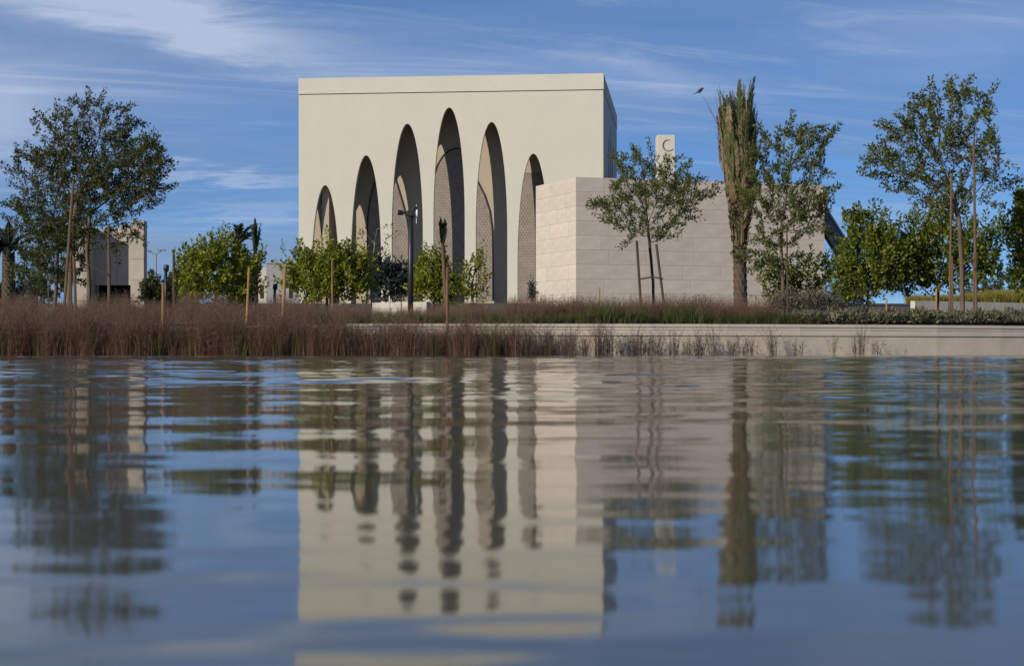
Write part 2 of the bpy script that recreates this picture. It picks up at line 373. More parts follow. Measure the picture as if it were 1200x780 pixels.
def water_mesh():
    """the pool surface with real low waves (crests mostly across the pool)"""
    rg = np.random.default_rng(3)
    t = [-4.0]
    while t[-1] < 43: t.append(t[-1]+(.035+.0011*max(0,t[-1])))
    t = np.array(t); t = (t-t[0])/(t[-1]-t[0])
    x0 = -18.0; sx = np.linspace(0, 1, 260)
    right = lambda y: 8.25+(POOL_R-8.25)*(y+60)/104.0
    xb = x0+(POOL_R-x0)*sx
    ye = np.array([edge_y(x) for x in xb])
    Y = -4.0+(ye[None,:]+4.0)*t[:,None]
    Xg = x0+(right(Y)-x0)*sx[None,:]
    Zg = np.zeros_like(Y)
    for i in range(46):
        lam = .30*(2.6**rg.uniform(0,1)); th = rg.normal()*.45; k = 2*np.pi/lam
        slope = .0085
        Zg += slope/k*np.sin(k*(Xg*math.sin(th)+Y*math.cos(th))+rg.uniform(0,6.28)+.6*np.sin(Xg*.5+i))
    patch = .75+.45*np.sin(Xg*.35+1.0+.8*np.sin(Y*.21))*np.sin(Y*.33+.7*np.sin(Xg*.27))
    near = np.clip((Y-1.2)/7, 0, 1)          # calmer right at the near side
    taper = np.clip((Xg-x0)/2,0,1)*np.clip((Y+4)/2,0,1)
    Zg *= patch*(.14+.86*near)*taper
    ny, nx = Y.shape
    v = np.stack([Xg, Y, Zg], 2).reshape(-1,3)
    i = (np.arange(ny-1)[:,None]*nx+np.arange(nx-1)[None,:]).ravel()
    f = np.stack([i, i+1, i+nx+1, i+nx], 1)
    b = len(v)
    ex = np.array([(-60,-60,0),(8.25,-60,0),(right(-4.0),-4,0),(x0,-4,0),(-60,-4,0),(x0,ye[0],0),(-60,43.0,0)], float)
    return new_mesh('water', np.concatenate([v, ex]), np.concatenate([f, np.array([(b,b+1,b+2,b+4),(b+4,b+3,b+5,b+6)])]), M['water'], True)
link('water', water_mesh(), kind='structure')
# stone lip of the pool, planting bed in front of the long wall, terrace on the right
lip = MB(); bed = MB()
for (x0,y0),(x1,y1) in zip(edge[:-1], edge[1:]):
    lip.add([(x0,y0,-.5),(x1,y1,-.5),(x1,y1,.004),(x0,y0,.004),(x0,y0+.12,.004),(x1,y1+.12,.004)], [(0,1,2,3),(3,2,5,4)])
    bed.add([(x0,y0+.12,-.03),(x1,y1+.12,-.03),(x1,y1+1.1,0.0),(x0,y0+1.1,0.0)], [(0,1,2,3)])
link('pool_edge', lip.mesh('lip', M['wetstone']), kind='structure')
sl_ = MB().add([(-60,43.7,0),(-4.3,43.7,0),(-4.3,44.3,.80),(-60,44.3,.80)], [(0,1,2,3)])
link('planted_slope', sl_.mesh('slope', M['soil']), kind='structure')
link('planting_bed', bed.mesh('bed', M['soil']), kind='structure')
tv = [(8.25,-60,.006),(60,-60,.006)]+[(60, WALL[-1][1]+.1, .006)]+[(x, y+.1, .006) for x, y in reversed(WALL) if x > POOL_R and x < 60]+[(POOL_R, wall_y(POOL_R)+.1,.006)]
link('pavement', MB().add(tv+[(8.25,-60,-.5),(POOL_R,wall_y(POOL_R)+.1,-.5)], [tuple(range(len(tv))), (0,len(tv)-1,len(tv)+1,len(tv))]).mesh('terrace', M['paving']), kind='structure')

# ------------------------------------------------------------------ mosque
TH = R(6)
RC = Vector((X(707,161), 161, 0)); W = 29.28
LC = RC + Vector((-W*math.cos(TH), W*math.sin(TH), 0))
BZ = 4.55
mosque = empty('mosque', (LC.x, LC.y, BZ), 'cream cube shaped mosque with a row of tall pointed arches', 'mosque', rz=-TH)
def loc_s(px, t=0.0):
    Lx = LC.x+t*math.sin(TH); Ly = LC.y+t*math.cos(TH); p = (px-600)/F
    s = (p*Ly-Lx)/(math.cos(TH)+p*math.sin(TH))
    return s, Ly-s*math.sin(TH)
def loc(px, py, t=0.0):
    s, y = loc_s(px, t); return s, Z(py, y)-BZ
ARCH = []
for cx, ty, hw in [(381,217,16.8),(429,182,17.7),(477.3,145,18.2),(526.3,126,18.3),(576,143,18.5),(625,180,18.5),(674,217,17.5)]:
    s, z = loc(cx, ty); s1, _ = loc_s(cx+hw); s0, _ = loc_s(cx-hw)
    ARCH.append(((s0+s1)/2, z, (s1-s0)/2))
TOP = Z(86,161)-BZ; GRV = Z(105.8,161)-BZ
def arch_pts(c, tip, hw, a=10.6, n=22):
    a = min(a, tip-.3); pts = [(c-hw, 0)]
    for i in range(2*n+1):
        q = math.pi - math.pi*i/(2*n)
        pts.append((c+hw*math.cos(q), tip-a+a*math.sin(q)))
    pts.append((c+hw, 0)); return pts
def facade(thick=.5):
    # outline with an arch-shaped notch cut up from the base for every arch
    pts = [(0,0)]
    for a in ARCH: pts += arch_pts(*a)
    pts += [(W,0),(W,GRV),(0,GRV)]
    bm = bmesh.new()
    vf = [bm.verts.new((x,0,z)) for x, z in pts]; face = bm.faces.new(vf)
    r = bmesh.ops.extrude_face_region(bm, geom=[face])
    bmesh.ops.translate(bm, verts=[e for e in r['geom'] if isinstance(e, bmesh.types.BMVert)], vec=(0,thick,0))
    bmesh.ops.triangulate(bm, faces=[f for f in bm.faces if len(f.verts) > 4])
    bmesh.ops.recalc_face_normals(bm, faces=bm.faces)
    me = bpy.data.meshes.new('facade'); bm.to_mesh(me); bm.free(); me.materials.append(M['facade'])
    return me
fm = facade()
link('facade', fm, mosque)
# same wall on the other three sides, set 3 mm in from the corners so no faces coincide
for k, (px_, py_, rz) in enumerate([(W-.003, .002, R(90)), (.003, W-.002, R(-90))]):
    o = link('facade', fm, mosque, loc=(px_, py_, 0), rz=rz)
    o.scale.x = .9997
link('rear_wall', MB().box(.52, W-.52, W-.5, W-.01, 0, GRV-.303).mesh('rear_wall', M['facade']), mosque)
band = MB(); band.box(-.025, W+.025, -.025, W+.025, GRV+.09, TOP)
link('parapet', band.mesh('parapet', M['parapet']), mosque)
link('roof', MB().box(.12, W-.12, .12, W-.12, GRV-.3, GRV+.09-.002).mesh('roof', M['greyfloor']), mosque)
T = 3.3
ib = MB(); ib.box(.56, W-T, T, W-T, 0, GRV-.302)
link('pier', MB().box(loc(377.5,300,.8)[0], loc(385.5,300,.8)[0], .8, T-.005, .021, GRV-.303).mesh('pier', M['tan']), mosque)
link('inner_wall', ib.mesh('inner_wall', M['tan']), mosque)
link('floor', MB().box(.02, W-.02, .02, W-.02, -.4, .02).mesh('floor', M['greyfloor']), mosque)
# pierced screens set into the gallery wall
def screen(poly):
    pts = [loc(px, py, T) for px, py in poly]
    s0, s1 = min(p[0] for p in pts), max(p[0] for p in pts); ztop = max(p[1] for p in pts)
    n = len(pts)
    y0 = T-.06
    me = MB().add([(s,y0,z) for s,z in pts]+[(s,T+.02,z) for s,z in pts], [tuple(range(n))]+[(i,(i+1)%n,n+(i+1)%n,n+i) for i in range(n)]).mesh('screen_panel', M['screen'])
    sc_ = link('screen', me, mosque)
    def inside(x, z):
        c = False; j = n-1
        for i in range(n):
            (xi,zi),(xj,zj) = pts[i], pts[j]
            if (zi > z) != (zj > z) and x < (xj-xi)*(z-zi)/(zj-zi)+xi: c = not c
            j = i
        return c
    # lattice: rows of small raised triangular studs
    mb = MB(); g = .30; r = 0; z = .2
    while z < ztop:
        x = s0+.1+(g/2 if r % 2 else 0)
        while x < s1:
            if all(inside(x+dx, z+dz) for dx in (-.16,.16) for dz in (-.05,.26)):
                mb.add([(x-.13,y0-.003,z),(x+.13,y0-.003,z),(x,y0-.003,z+.22),(x,y0-.05,z+.08)], [(0,1,3),(1,2,3),(2,0,3)])
            x += g
        z += .26; r += 1
    link('lattice', mb.mesh('lattice', M['screen']), sc_, kind='stuff')
    fr = MB(); fr.tube([(s, y0-.02, z) for s, z in pts], .075, 6, False)  # dark ring painted in for the shadow a recessed screen edge would cast
    link('screen_edge_shade', fr.mesh('screen_edge_shade', M['recess_shade']), sc_)
B = 352
screen([(430,B),(430.5,300),(431,255),(434,233),(438.5,217),(444,200),(453,184),(460,200),(465.5,216),(472,238),(477,258),(479.5,275),(480,300),(480,B)])
screen([(503,B),(503,260),(506,215),(513,193),(519,183),(527,176.5),(534,174),(540,174),(549,186),(559,211),(568,229),(574,247),(577,270),(577.5,300),(577.5,B)])
screen([(604,B),(604,203),(660,203),(660,B)])

# ------------------------------------------------------------------ limestone plinth block
def stone_block():
    c = P(675,207.4,110); l = P(628,218.6,116.2); r = P(966,217.6,115.5)
    ztop = c.z; zb = 2.3
    root = empty('stone_block', (c.x, c.y, zb), 'big block of pale limestone slabs with a sharp corner before the mosque', 'building')
    o2 = Vector((c.x, c.y))
    def rel(p): return (p[0]-c.x, p[1]-c.y)
    dl = Vector((l.x-c.x, l.y-c.y)); dr = Vector((r.x-c.x, r.y-c.y))
    nl = Vector((dl.y, -dl.x)).normalized(); nl = nl if nl.x < 0 else -nl
    nr = Vector((dr.y, -dr.x)).normalized(); nr = nr if nr.y < 0 else -nr
    ins = .05
    # inset corner
    def inter(p, d, q, e):
        den = d.x*e.y-d.y*e.x; w = q-p; t = (w.x*e.y-w.y*e.x)/den; return p+d*t
    ci = inter(-nl*ins, dl, -nr*ins, dr)
    core = [ci, dr-nr*ins, dr+Vector((-.6,9)), dl+Vector((.9,9)), dl-nl*ins]
    link('core', MB().prism([(p.x,p.y) for p in core], 0, ztop-zb-.03).mesh('core', M['mortar']), root)
    ch = .935; ncourse = int((ztop-zb)/ch)+1
    g = .006
    def face(d, nvec, lens, seed, flip):
        rnd = random.Random(seed); u = d.normalized(); L_ = d.length
        for i in range(ncourse):
            z1 = ztop-zb-i*ch; z0 = max(0, z1-ch)+2*g
            s = 0.0; first = True
            while s < L_-.05:
                w = rnd.uniform(*lens)
                if first: w *= rnd.uniform(.45,1); first = False
                e = min(L_, s+w)
                if L_-e < .7: e = L_
                a = s+(g if s > 0 else (.0 if flip else .045)); b_ = e-(g if e < L_ else 0)
                pr = rnd.uniform(0,.006)
                q = [u*a-nvec*.055, u*b_-nvec*.055, u*b_+nvec*pr, u*a+nvec*pr]
                if flip: q = q[::-1]
                me = MB().prism([(p.x,p.y) for p in q], z0, z1).mesh('stone_slab', M['limestone'])
                # recentre so texture differs slab by slab
                off = Vector((q[0].x, q[0].y, z0)); me.transform(Matrix.Translation(-off))
                link('stone_slab', me, root, loc=off)
                s = e
    face(dr, nr, (2.2,3.6), 3, False)
    face(dl, nl, (1.4,2.6), 5, True)
stone_block()

# sloping dark parapet running down behind the block's right end
def ramp():
    d = 119
    a0, a1 = P(955,226,d), P(1012,318,d)
    root = empty('ramp_parapet', (a0.x, d, ground_z(0,d)), 'dark grey sloping parapet descending from the right end of the limestone block', 'ramp')
    o = root.location
    mb = MB(); 
    p = [P(955,226,d), P(1012,318,d), P(1012,345,d), P(955,254,d)]
    v = [q-o for q in p]+[q-o+Vector((0,1.2,0)) for q in p]
    mb.add(v, [(3,2,1,0),(4,5,6,7),(0,1,5,4),(1,2,6,5),(2,3,7,6),(3,0,4,7)])
    link('parapet_slab', mb.mesh('slab', M['greymetal']), root)
    e = MB(); v = [P(955,221,d), P(1012,313,d), P(1012,317.4,d), P(955,225.4,d)]
    v = [q-o+Vector((0,-.15,0)) for q in v]+[q-o+Vector((0,1.35,0)) for q in v]
    e.add(v, [(3,2,1,0),(4,5,6,7),(0,1,5,4),(1,2,6,5),(2,3,7,6),(3,0,4,7)])
    link('cap_rail', e.mesh('cap', M['farblock']), root)
    st = MB()
    zg = ground_z(0,d)
    for q in (P(1008,330,d), P(962,248,d)):
        st.box(q.x-o.x-.3, q.x-o.x+.3, .2, 1.0, -.1, q.z-o.z)
    s1 = MB(); q = P(1008,330,d); s1.box(q.x-o.x-.3, q.x-o.x+.3, .2, 1.0, -.1, q.z-o.z); link('support', s1.mesh('support', M['greymetal']), root)
    s1 = MB(); q = P(961,240,d); s1.box(q.x-o.x-.3, q.x-o.x+.3, .2, 1.0, -.1, q.z-o.z-.2); link('support', s1.mesh('support', M['greymetal']), root)
ramp()

# tower slab with crescent
def tower():
    d = 141; x0, x1 = X(770,d), X(791.3,d); zt = Z(158,d); zb = ground_z(0,d)-.1
    root = empty('minaret_slab', ((x0+x1)/2, d, zb), 'slim pale square tower with a crescent mark rising behind the limestone block', 'tower')
    w = (x1-x0)/2
    link('shaft', bevel(MB().box(-w, w, 0, 2*w, 0, zt-zb).mesh('shaft', M['facade']), .03), root)
    cx, cz, r = X(783,d)-root.location.x, Z(170.5,d)-zb, 6.6*d/F
    mb = MB(); n = 28; a0, a1 = R(72), R(322); pts = []
    for i in range(n+1):
        q = a0+(a1-a0)*i/n; k = math.sin(math.pi*i/n); th = .015+.05*k
        pts.append(((cx+(r+.02)*math.cos(q), cz+(r+.02)*math.sin(q)), (cx+(r-th)*math.cos(q), cz+(r-th)*math.sin(q))))
    v = []; f = []
    for (a, b_) in pts: v += [(a[0],-.05,a[1]),(b_[0],-.05,b_[1]),(a[0],.02,a[1]),(b_[0],.02,b_[1])]
    for i in range(n):
        k = 4*i; f += [(k,k+1,k+5,k+4),(k,k+4,k+6,k+2),(k+1,k+3,k+7,k+5)]
    f += [(0,2,3,1),(4*n,4*n+1,4*n+3,4*n+2)]
    mb.add(v, f); link('crescent', mb.mesh('crescent', M['crescent']), root)
tower()

# ------------------------------------------------------------------ long low wall at the water
def low_wall():
    root = empty('planter_wall', (0, 44, 0), 'long low pale stone planter wall along the far side of the pool', 'wall')
    pts = []      # resample the wall line every ~2.4 m
    xs = np.arange(-4.3, 34, 2.0)
    for i in range(len(xs)-1):
        x0, x1 = xs[i], xs[i+1]; y0, y1 = wall_y(x0), wall_y(x1)
        u = Vector((x1-x0, y1-y0)).normalized(); nv = Vector((u.y, -u.x)); g = .0015
        a = Vector((x0, y0-44))+u*g; b_ = Vector((x1, y1-44))-u*g
        fm_ = MB().prism([tuple(a), tuple(b_), tuple(b_-nv*.25), tuple(a-nv*.25)], -.1, .505).mesh('wall_panel', M['planter'])
        prof = [(.030,.52),(.030,.60),(.024,.615),(.024,.66),(.034,.675),(.034,.735),(.062,.75),(.062,.812),(.05,.825),(-.27,.825),(-.27,.52)]; k = len(prof)
        cm = MB().add([(*(e+nv*q), z) for e in (a, b_) for q, z in prof], [tuple(range(k)), tuple(range(2*k-1,k-1,-1))]+[(i,k+i,k+(i+1)%k,(i+1)%k) for i in range(k)]).mesh('coping_stone', M['coping'])
        for nm, me in (('wall_panel', fm_), ('coping_stone', cm)):
            off = Vector((a.x, a.y, 0)); me.transform(Matrix.Translation(-off)); link(nm, me, root, loc=off)
        # recessed joint bed
    jb = MB()
    for i in range(len(xs)-1):
        x0, x1 = xs[i], xs[i+1]; jb.box(x0, x1, max(wall_y(x0),wall_y(x1))-44+.05, max(wall_y(x0),wall_y(x1))-44+.2, .5, .525)
    link('joint_bed', jb.mesh('joint', M['dark']), root, kind='stuff')
low_wall()

def simple_wall(name, px0, px1, d0, d1, ptop, label, mat, seg=8, th=.3):
    a = Vector((X(px0,d0), d0)); b_ = Vector((X(px1,d1), d1)); zt = Z(ptop, (d0+d1)/2)
    zb = min(ground_z(0,d0), ground_z(0,d1))-.25
    root = empty(name, (a.x, a.y, zb), label, 'wall')
    u = (b_-a)/seg; nv = Vector((u.y,-u.x)).normalized()
    for i in range(seg):
        p = u*i+u.normalized()*.006; q = u*(i+1)-u.normalized()*.006
        me = MB().prism([tuple(p), tuple(q), tuple(q-nv*th), tuple(p-nv*th)], 0, zt-zb).mesh('wall_panel', mat)
        bevel(me, .01); me.transform(Matrix.Translation((-p.x,-p.y,0))); link('wall_panel', me, root, loc=(p.x,p.y,0))
simple_wall('low_wall', -60, 88, 60, 62, 360, 'low pale wall at the left edge behind the tree trunks', M['gate'], 7)
simple_wall('low_wall', 1072, 1330, 77, 84, 355, 'pale retaining wall under the golden grass at the right', M['whitewall'], 7)
simple_wall('low_wall', 436, 500, 57.5, 56.5, 354, 'short sunlit white wall behind the black lamp post', M['whitewall'], 3)

def gatehouse():
    d = 100; zb = ground_z(0,d)-.3
    def lx(p): return X(p,d)
    x0 = lx(88)
    root = empty('gatehouse', (x0, d, zb), 'small pale stone gatehouse with a dark doorway behind the left trees', 'gatehouse')
    def L_(p): return lx(p)-x0
    def zz(p): return Z(p,d)-zb
    # right pillar in stacked stone blocks
    ys = [258, 279, 303.5, 328, 352, 378]
    for a, b_ in zip(ys[:-1], ys[1:]):
        me = MB().box(0, L_(168.5)-L_(153), 0, 2.7, 0, zz(a)-zz(b_)-.02).mesh('pillar_block', M['gate'])
        me.transform(Matrix.Diagonal((1,.33,1,1))); link('pillar_block', me, root, loc=(L_(153),0,zz(b_)))
    ys = [264, 286, 307, 328, 352, 378]
    for a, b_ in zip(ys[:-1], ys[1:]):
        me = MB().box(0, L_(101.5)-L_(88), 0, 2.7, 0, zz(a)-zz(b_)-.02).mesh('pillar_block', M['gate'])
        link('pillar_block', me, root, loc=(0,0,zz(b_)))
    link('lintel_panel', MB().box(L_(101.5)+.01, L_(128)-.008, 1.9, 2.6, zz(332.5), zz(266)).mesh('lintel', M['gate']), root)
    link('lintel_panel', MB().box(L_(128)+.008, L_(153)-.01, 1.9, 2.6, zz(332.5), zz(262)).mesh('lintel', M['gate']), root)
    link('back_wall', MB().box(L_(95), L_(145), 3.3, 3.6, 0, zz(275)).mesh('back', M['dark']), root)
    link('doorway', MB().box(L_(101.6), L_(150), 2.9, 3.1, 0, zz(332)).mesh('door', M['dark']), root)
    link('roof_slab', MB().box(L_(100), L_(148), 2.61, 3.29, zz(275), zz(270)).mesh('roof', M['gate']), root)
gatehouse()

def far_block():
    d = 178; zb = 4.4
    root = empty('grey_building', (X(302,d), d, zb), 'low plain grey building in the distance left of the mosque', 'building')
    def a(p): return X(p,d)-root.location.x
    link('wall', MB().box(a(312), a(352), 0, 8, 0, Z(309,d)-zb).mesh('b', M['farblock']), root)
    link('annexe', MB().box(a(300), a(311.8), .6, 7, 0, Z(313,d)-zb).mesh('b', M['whitewall']), root)
    link('roof_edge', MB().box(a(311.5), a(352.5), -.1, 8.1, Z(309,d)-zb+.003, Z(307,d)-zb).mesh('b', M['farblock']), root)
    for p in (306, 341):
        link('window', MB().box(a(p)-.2, a(p)+.2, -.02 if p > 312 else .58, .3 if p > 312 else .8, 1.2, 2.6).mesh('w', M['dark']), root)
far_block()

# ------------------------------------------------------------------ vegetation generators
def rot_frames(dirs, rg):
    """perpendicular pair for every unit direction"""
    ref = rg.normal(size=dirs.shape); a = np.cross(dirs, ref); a /= np.linalg.norm(a, axis=1)[:,None]+1e-9
    return a, np.cross(dirs, a)
def leaves_mesh(name, pos, dirs, length, width, mat, rg, fold=.25, fat=1.2):
    """rhombic folded leaves: pos base, dirs unit axis"""
    n = len(pos); length = length*fat; width = width*fat; a, b = rot_frames(dirs, rg)
    Ln = (length*rg.uniform(.65,1.25,n))[:,None]; Wd = (width*rg.uniform(.7,1.2,n))[:,None]
    base = pos; tip = pos+dirs*Ln; mid = pos+dirs*Ln*.45
    l = mid+a*Wd*.5+b*Wd*fold; r = mid-a*Wd*.5+b*Wd*fold
    v = np.stack([base, l, tip, r], 1).reshape(-1,3)
    i = np.arange(n)*4
    f = np.concatenate([np.stack([i,i+1,i+2],1), np.stack([i,i+2,i+3],1)])
    return new_mesh(name, v, f, mat)
def sample_lobes(lobes, n, d, rg, dy=None, shell=0.35):
    """points in a union of ellipsoids given in photo pixels (cx,cy,rx,ry)"""
    vol = np.array([l[2]*l[3]*max(l[2],l[3])**.5 for l in lobes]); pr = vol/vol.sum(); out = []
    for k, l in enumerate(lobes):
        m = int(round(n*pr[k]))+1
        u = rg.normal(size=(m,3)); u /= np.linalg.norm(u,axis=1)[:,None]
        r = rg.uniform(shell**3,1,m)**(1/3)
        q = u*r[:,None]
        s = d/F
        out.append(np.stack([X(l[0],d)+q[:,0]*l[2]*s, d+q[:,1]*(dy or l[2])*s*.85, Z(l[1],d)+q[:,2]*l[3]*s],1))
    return np.concatenate(out)
def colonize(start, att, step, kill, infl, rg, maxit=160):
    nodes = [np.array(p, float) for p in start]; par = [-1]+list(range(len(start)-1))
    att = att.copy(); nd = np.array(nodes); kids = np.zeros(len(nodes), int)
    for it in range(maxit):
        if len(att) == 0: break
        D = ((att[:,None,:]-nd[None,:,:])**2).sum(2)
        j = D.argmin(1); dm = np.sqrt(D[np.arange(len(att)), j])
        ok = dm < infl
        if not ok.any(): 
            infl *= 1.5; 
            if infl > 50: break
            continue
        acc = {}
        for k in np.nonzero(ok)[0]:
            v = att[k]-nd[j[k]]; acc.setdefault(int(j[k]), []).append(v/(np.linalg.norm(v)+1e-9))
        new = []; np_ = []
        for i, vs in acc.items():
            if kids[i] > 3: continue
            v = np.sum(vs,0)+rg.normal(size=3)*.25+np.array([0,0,.12]); v /= np.linalg.norm(v)+1e-9
            new.append(nd[i]+v*step); np_.append(i); kids[i] += 1
        if not new: break
        nd = np.concatenate([nd, np.array(new)]); par += np_; kids = np.concatenate([kids, np.zeros(len(new),int)])
        D2 = ((att[:,None,:]-np.array(new)[None,:,:])**2).sum(2).min(1)
        att = att[D2 > kill*kill]
    return nd, np.array(par)
def skeleton_mesh(name, nd, par, rt, r0, mat, sides=5, expo=2.4, rmin=.006):
    n = len(nd); cnt = np.zeros(n); ch = [[] for _ in range(n)]
    for i in range(1,n): ch[par[i]].append(i)
    for i in range(n-1,-1,-1):
        if not ch[i]: cnt[i] = 1
        if par[i] >= 0: cnt[par[i]] += cnt[i]
    rad = rt*cnt**(1/expo); rad = np.maximum(rmin, rad*min(1, r0/rad[0]) if rad[0] > r0 else rad*(r0/rad[0])**(np.log(cnt+1)/np.log(cnt[0]+1)))
    v = np.zeros((n*sides,3)); 
    for i in range(n):
        p = par[i]
        t = nd[i]-nd[p] if p >= 0 else (nd[ch[i][0]]-nd[i] if ch[i] else np.array([0,0,1.]))
        if ch[i]:
            big = max(ch[i], key=lambda k: cnt[k]); t = t/ (np.linalg.norm(t)+1e-9)+(nd[big]-nd[i])/(np.linalg.norm(nd[big]-nd[i])+1e-9)
        t = t/(np.linalg.norm(t)+1e-9)
        ref = np.array([1.,0,0]) if abs(t[0]) < .8 else np.array([0,1.,0])
        a = ref-t*ref.dot(t); a /= np.linalg.norm(a); b = np.cross(t,a)
        q = 2*np.pi*np.arange(sides)/sides
        v[i*sides:(i+1)*sides] = nd[i]+(np.cos(q)[:,None]*a+np.sin(q)[:,None]*b)*rad[i]
    f = []
    for i in range(1,n):
        p = par[i]
        for k in range(sides): f.append((p*sides+k, p*sides+(k+1)%sides, i*sides+(k+1)%sides, i*sides+k))
    return new_mesh(name, v, np.array(f), mat, True), cnt, ch
def tree(name, label, cat, trunk_px, d, lobes, n_att, leaf, lmat, bark, r0=.11, step=.22, per=9, seed=1, group=None, leaf_spread=.085, tips=4, twig_up=.12, kill=None, drop=0.0, twig=3):
    rg = np.random.default_rng(seed)
    base = P(trunk_px[0][0], trunk_px[0][1], d); base.z = min(base.z, ground_z(base.x, d))-.05
    st = [np.array(base)]
    for q in trunk_px[1:]:
        p = P(q[0], q[1], d); p.y += q[2] if len(q) > 2 else 0
        a = st[-1]; b = np.array(p); m = max(1, int(np.linalg.norm(b-a)/.35))
        for k in range(1, m+1): st.append(a+(b-a)*k/m+rg.normal(size=3)*.008)
    att = sample_lobes([(a, b_+h*.10, w*.93, h*.86) for a, b_, w, h in lobes], n_att, d, rg)
    nd, par = colonize(st, att, step, kill or step*1.6, step*9, rg)
    # every free end runs on into a slim arching twig
    kids = np.bincount(par[1:], minlength=len(nd)); ends = np.nonzero(kids == 0)[0]
    nd = list(nd); par = list(par); cen = att.mean(0)
    for i in ends:
        if i < len(st): continue
        t = nd[i]-nd[par[i]]; t = t/(np.linalg.norm(t)+1e-9); out_ = nd[i]-cen; out_ = out_/(np.linalg.norm(out_)+1e-9)
        t = t*.75+out_*np.array([.5,.5,.25])+rg.normal(size=3)*.40; cur = i; L_ = int(rg.integers(1, twig+1))
        for k in range(L_):
            t = t/(np.linalg.norm(t)+1e-9); nd.append(nd[cur]+t*step*.8); par.append(cur); cur = len(nd)-1
            t = t+np.array([0,0,twig_up*.2])+rg.normal(size=3)*.2
    nd = np.array(nd); par = np.array(par)
    o = np.array(base); nd = nd-o
    root = empty(name, base, label, cat, group)
    me, cnt, ch = skeleton_mesh('trunk', nd, par, .006, r0, bark)
    link('trunk', me, root)
    sel = np.nonzero((cnt <= tips) & (np.arange(len(nd)) >= len(st)))[0]
    pos = []; dr = []
    for i in sel:
        t = nd[i]-nd[par[i]]; t /= np.linalg.norm(t)+1e-9
        m = int(per*1.6*rg.uniform(.5,1.4)) if cnt[i] > 1 else int(per*2.4*rg.uniform(.5,1.4))
        s = rg.uniform(-.6,1.3,m)[:,None]*step
        off = rg.normal(size=(m,3)); off -= off@t[:,None]*t; off /= np.linalg.norm(off,axis=1)[:,None]+1e-9
        rr = rg.uniform(0,1,m)[:,None]*leaf_spread
        pos.append(nd[i]+t*s+off*rr+np.array([0,0,-drop])*rr)
        q = off*.9+t*.7+np.array([0,0,twig_up])+rg.normal(size=(m,3))*.35; dr.append(q/np.linalg.norm(q,axis=1)[:,None])
    pos = np.concatenate(pos); dr = np.concatenate(dr)
    link('crown', leaves_mesh('crown', pos, dr, leaf[0], leaf[1], lmat, rg, fat=.95), root, kind='stuff')
    return root
def shrub(name, label, base_px, d, lobes, n_shoots, leaf, lmat, bark, seed=1, per=26, shoot=.5, cat='shrub', group=None, up=.8, stems=5, spread=.05):
    rg = np.random.default_rng(seed)
    bx = X(base_px, d); o = np.array([bx, d, ground_z(bx,d)-.05])
    root = empty(name, o, label, cat, group)
    pts = sample_lobes(lobes, n_shoots, d, rg, shell=.25)-o
    pts[:,2] = np.maximum(pts[:,2], .12)
    cen = pts.mean(0)
    ext = rg.uniform(size=len(pts)) < .22; pts[ext] = cen+(pts[ext]-cen)*(1+rg.uniform(.05,.36,ext.sum()))[:,None]
    pos = []; dr = []
    # woody stems: a few main stems, every shoot joins the nearest one
    v0 = [np.zeros(3)]; 
    nd, par = colonize([np.zeros(3), np.array([0,0,.12])], pts, .22, .30, 3.0, rg, 60)
    me, cnt, ch = skeleton_mesh('stems', nd, par, .005, .05, bark, 4)
    link('stems', me, root)
    for p in pts:
        t = (p-cen)*np.array([1,1,.6]); t /= np.linalg.norm(t)+1e-9
        t = t*.8+np.array([0,0,up])+rg.normal(size=3)*.3; t /= np.linalg.norm(t)
        if t[2] > .45: t = t*np.array([.4,.4,1]); t /= np.linalg.norm(t)
        L_ = shoot*rg.uniform(.4,1.5); m = max(4,int(per*rg.uniform(.7,1.2)))
        s = np.linspace(-.5,.6,m)[:,None]*L_
        off = rg.normal(size=(m,3)); off -= off@t[:,None]*t; off /= np.linalg.norm(off,axis=1)[:,None]+1e-9
        pos.append(p+t*s+off*spread*rg.uniform(.2,1,m)[:,None])
        q = off+t*.75+rg.normal(size=(m,3))*.25; dr.append(q/np.linalg.norm(q,axis=1)[:,None])
    pos = np.concatenate(pos); dr = np.concatenate(dr)
    pos[:,2] = np.maximum(pos[:,2], .03)
    link('foliage', leaves_mesh('foliage', pos, dr, leaf[0], leaf[1], lmat, rg, fat=.95), root, kind='stuff')
    return root

# ------------------------------------------------------------------ trees
G3 = 'tall fine-leaved trees at the left'
tree('acacia_tree', 'tallest fine-leaved tree of the left group, central trunk', 'tree', [(80,378),(82,330),(84,280),(90,235)], 63,
     [(112,150,52,46),(120,205,70,45),(95,185,55,50),(160,185,42,22),(62,150,26,26),(68,268,44,32)], 2000, (.13,.055), M['leaf_dark'], M['bark'], .10, .24, 13, 21, G3)
tree('acacia_tree', 'left-leaning fine-leaved tree with its crown over the left palm', 'tree', [(63,378),(66,330),(69,270)], 64,
     [(50,200,40,34),(64,250,50,46),(38,240,28,30),(62,305,44,32)], 1200, (.13,.055), M['leaf_dark'], M['bark'], .075, .24, 13, 22, G3)
tree('acacia_tree', 'fine-leaved tree growing before the left pillar of the gatehouse', 'tree', [(105,378),(104,330),(102,290),(106,250)], 62,
     [(145,215,48,38),(125,245,42,30),(165,182,34,24),(138,275,30,20)], 950, (.13,.055), M['leaf_dark'], M['bark'], .075, .24, 13, 23, G3)
tree('thin_tree', 'small round open tree held by two poles before the limestone block', 'tree', [(767,366),(765,330),(762,292)], 61,
     [(765,230,62,58),(735,240,38,36),(800,225,36,30),(750,195,34,26)], 1150, (.14,.05), M['leaf_olive'], M['darkbark'], .055, .24, 11, 31, twig_up=.5)
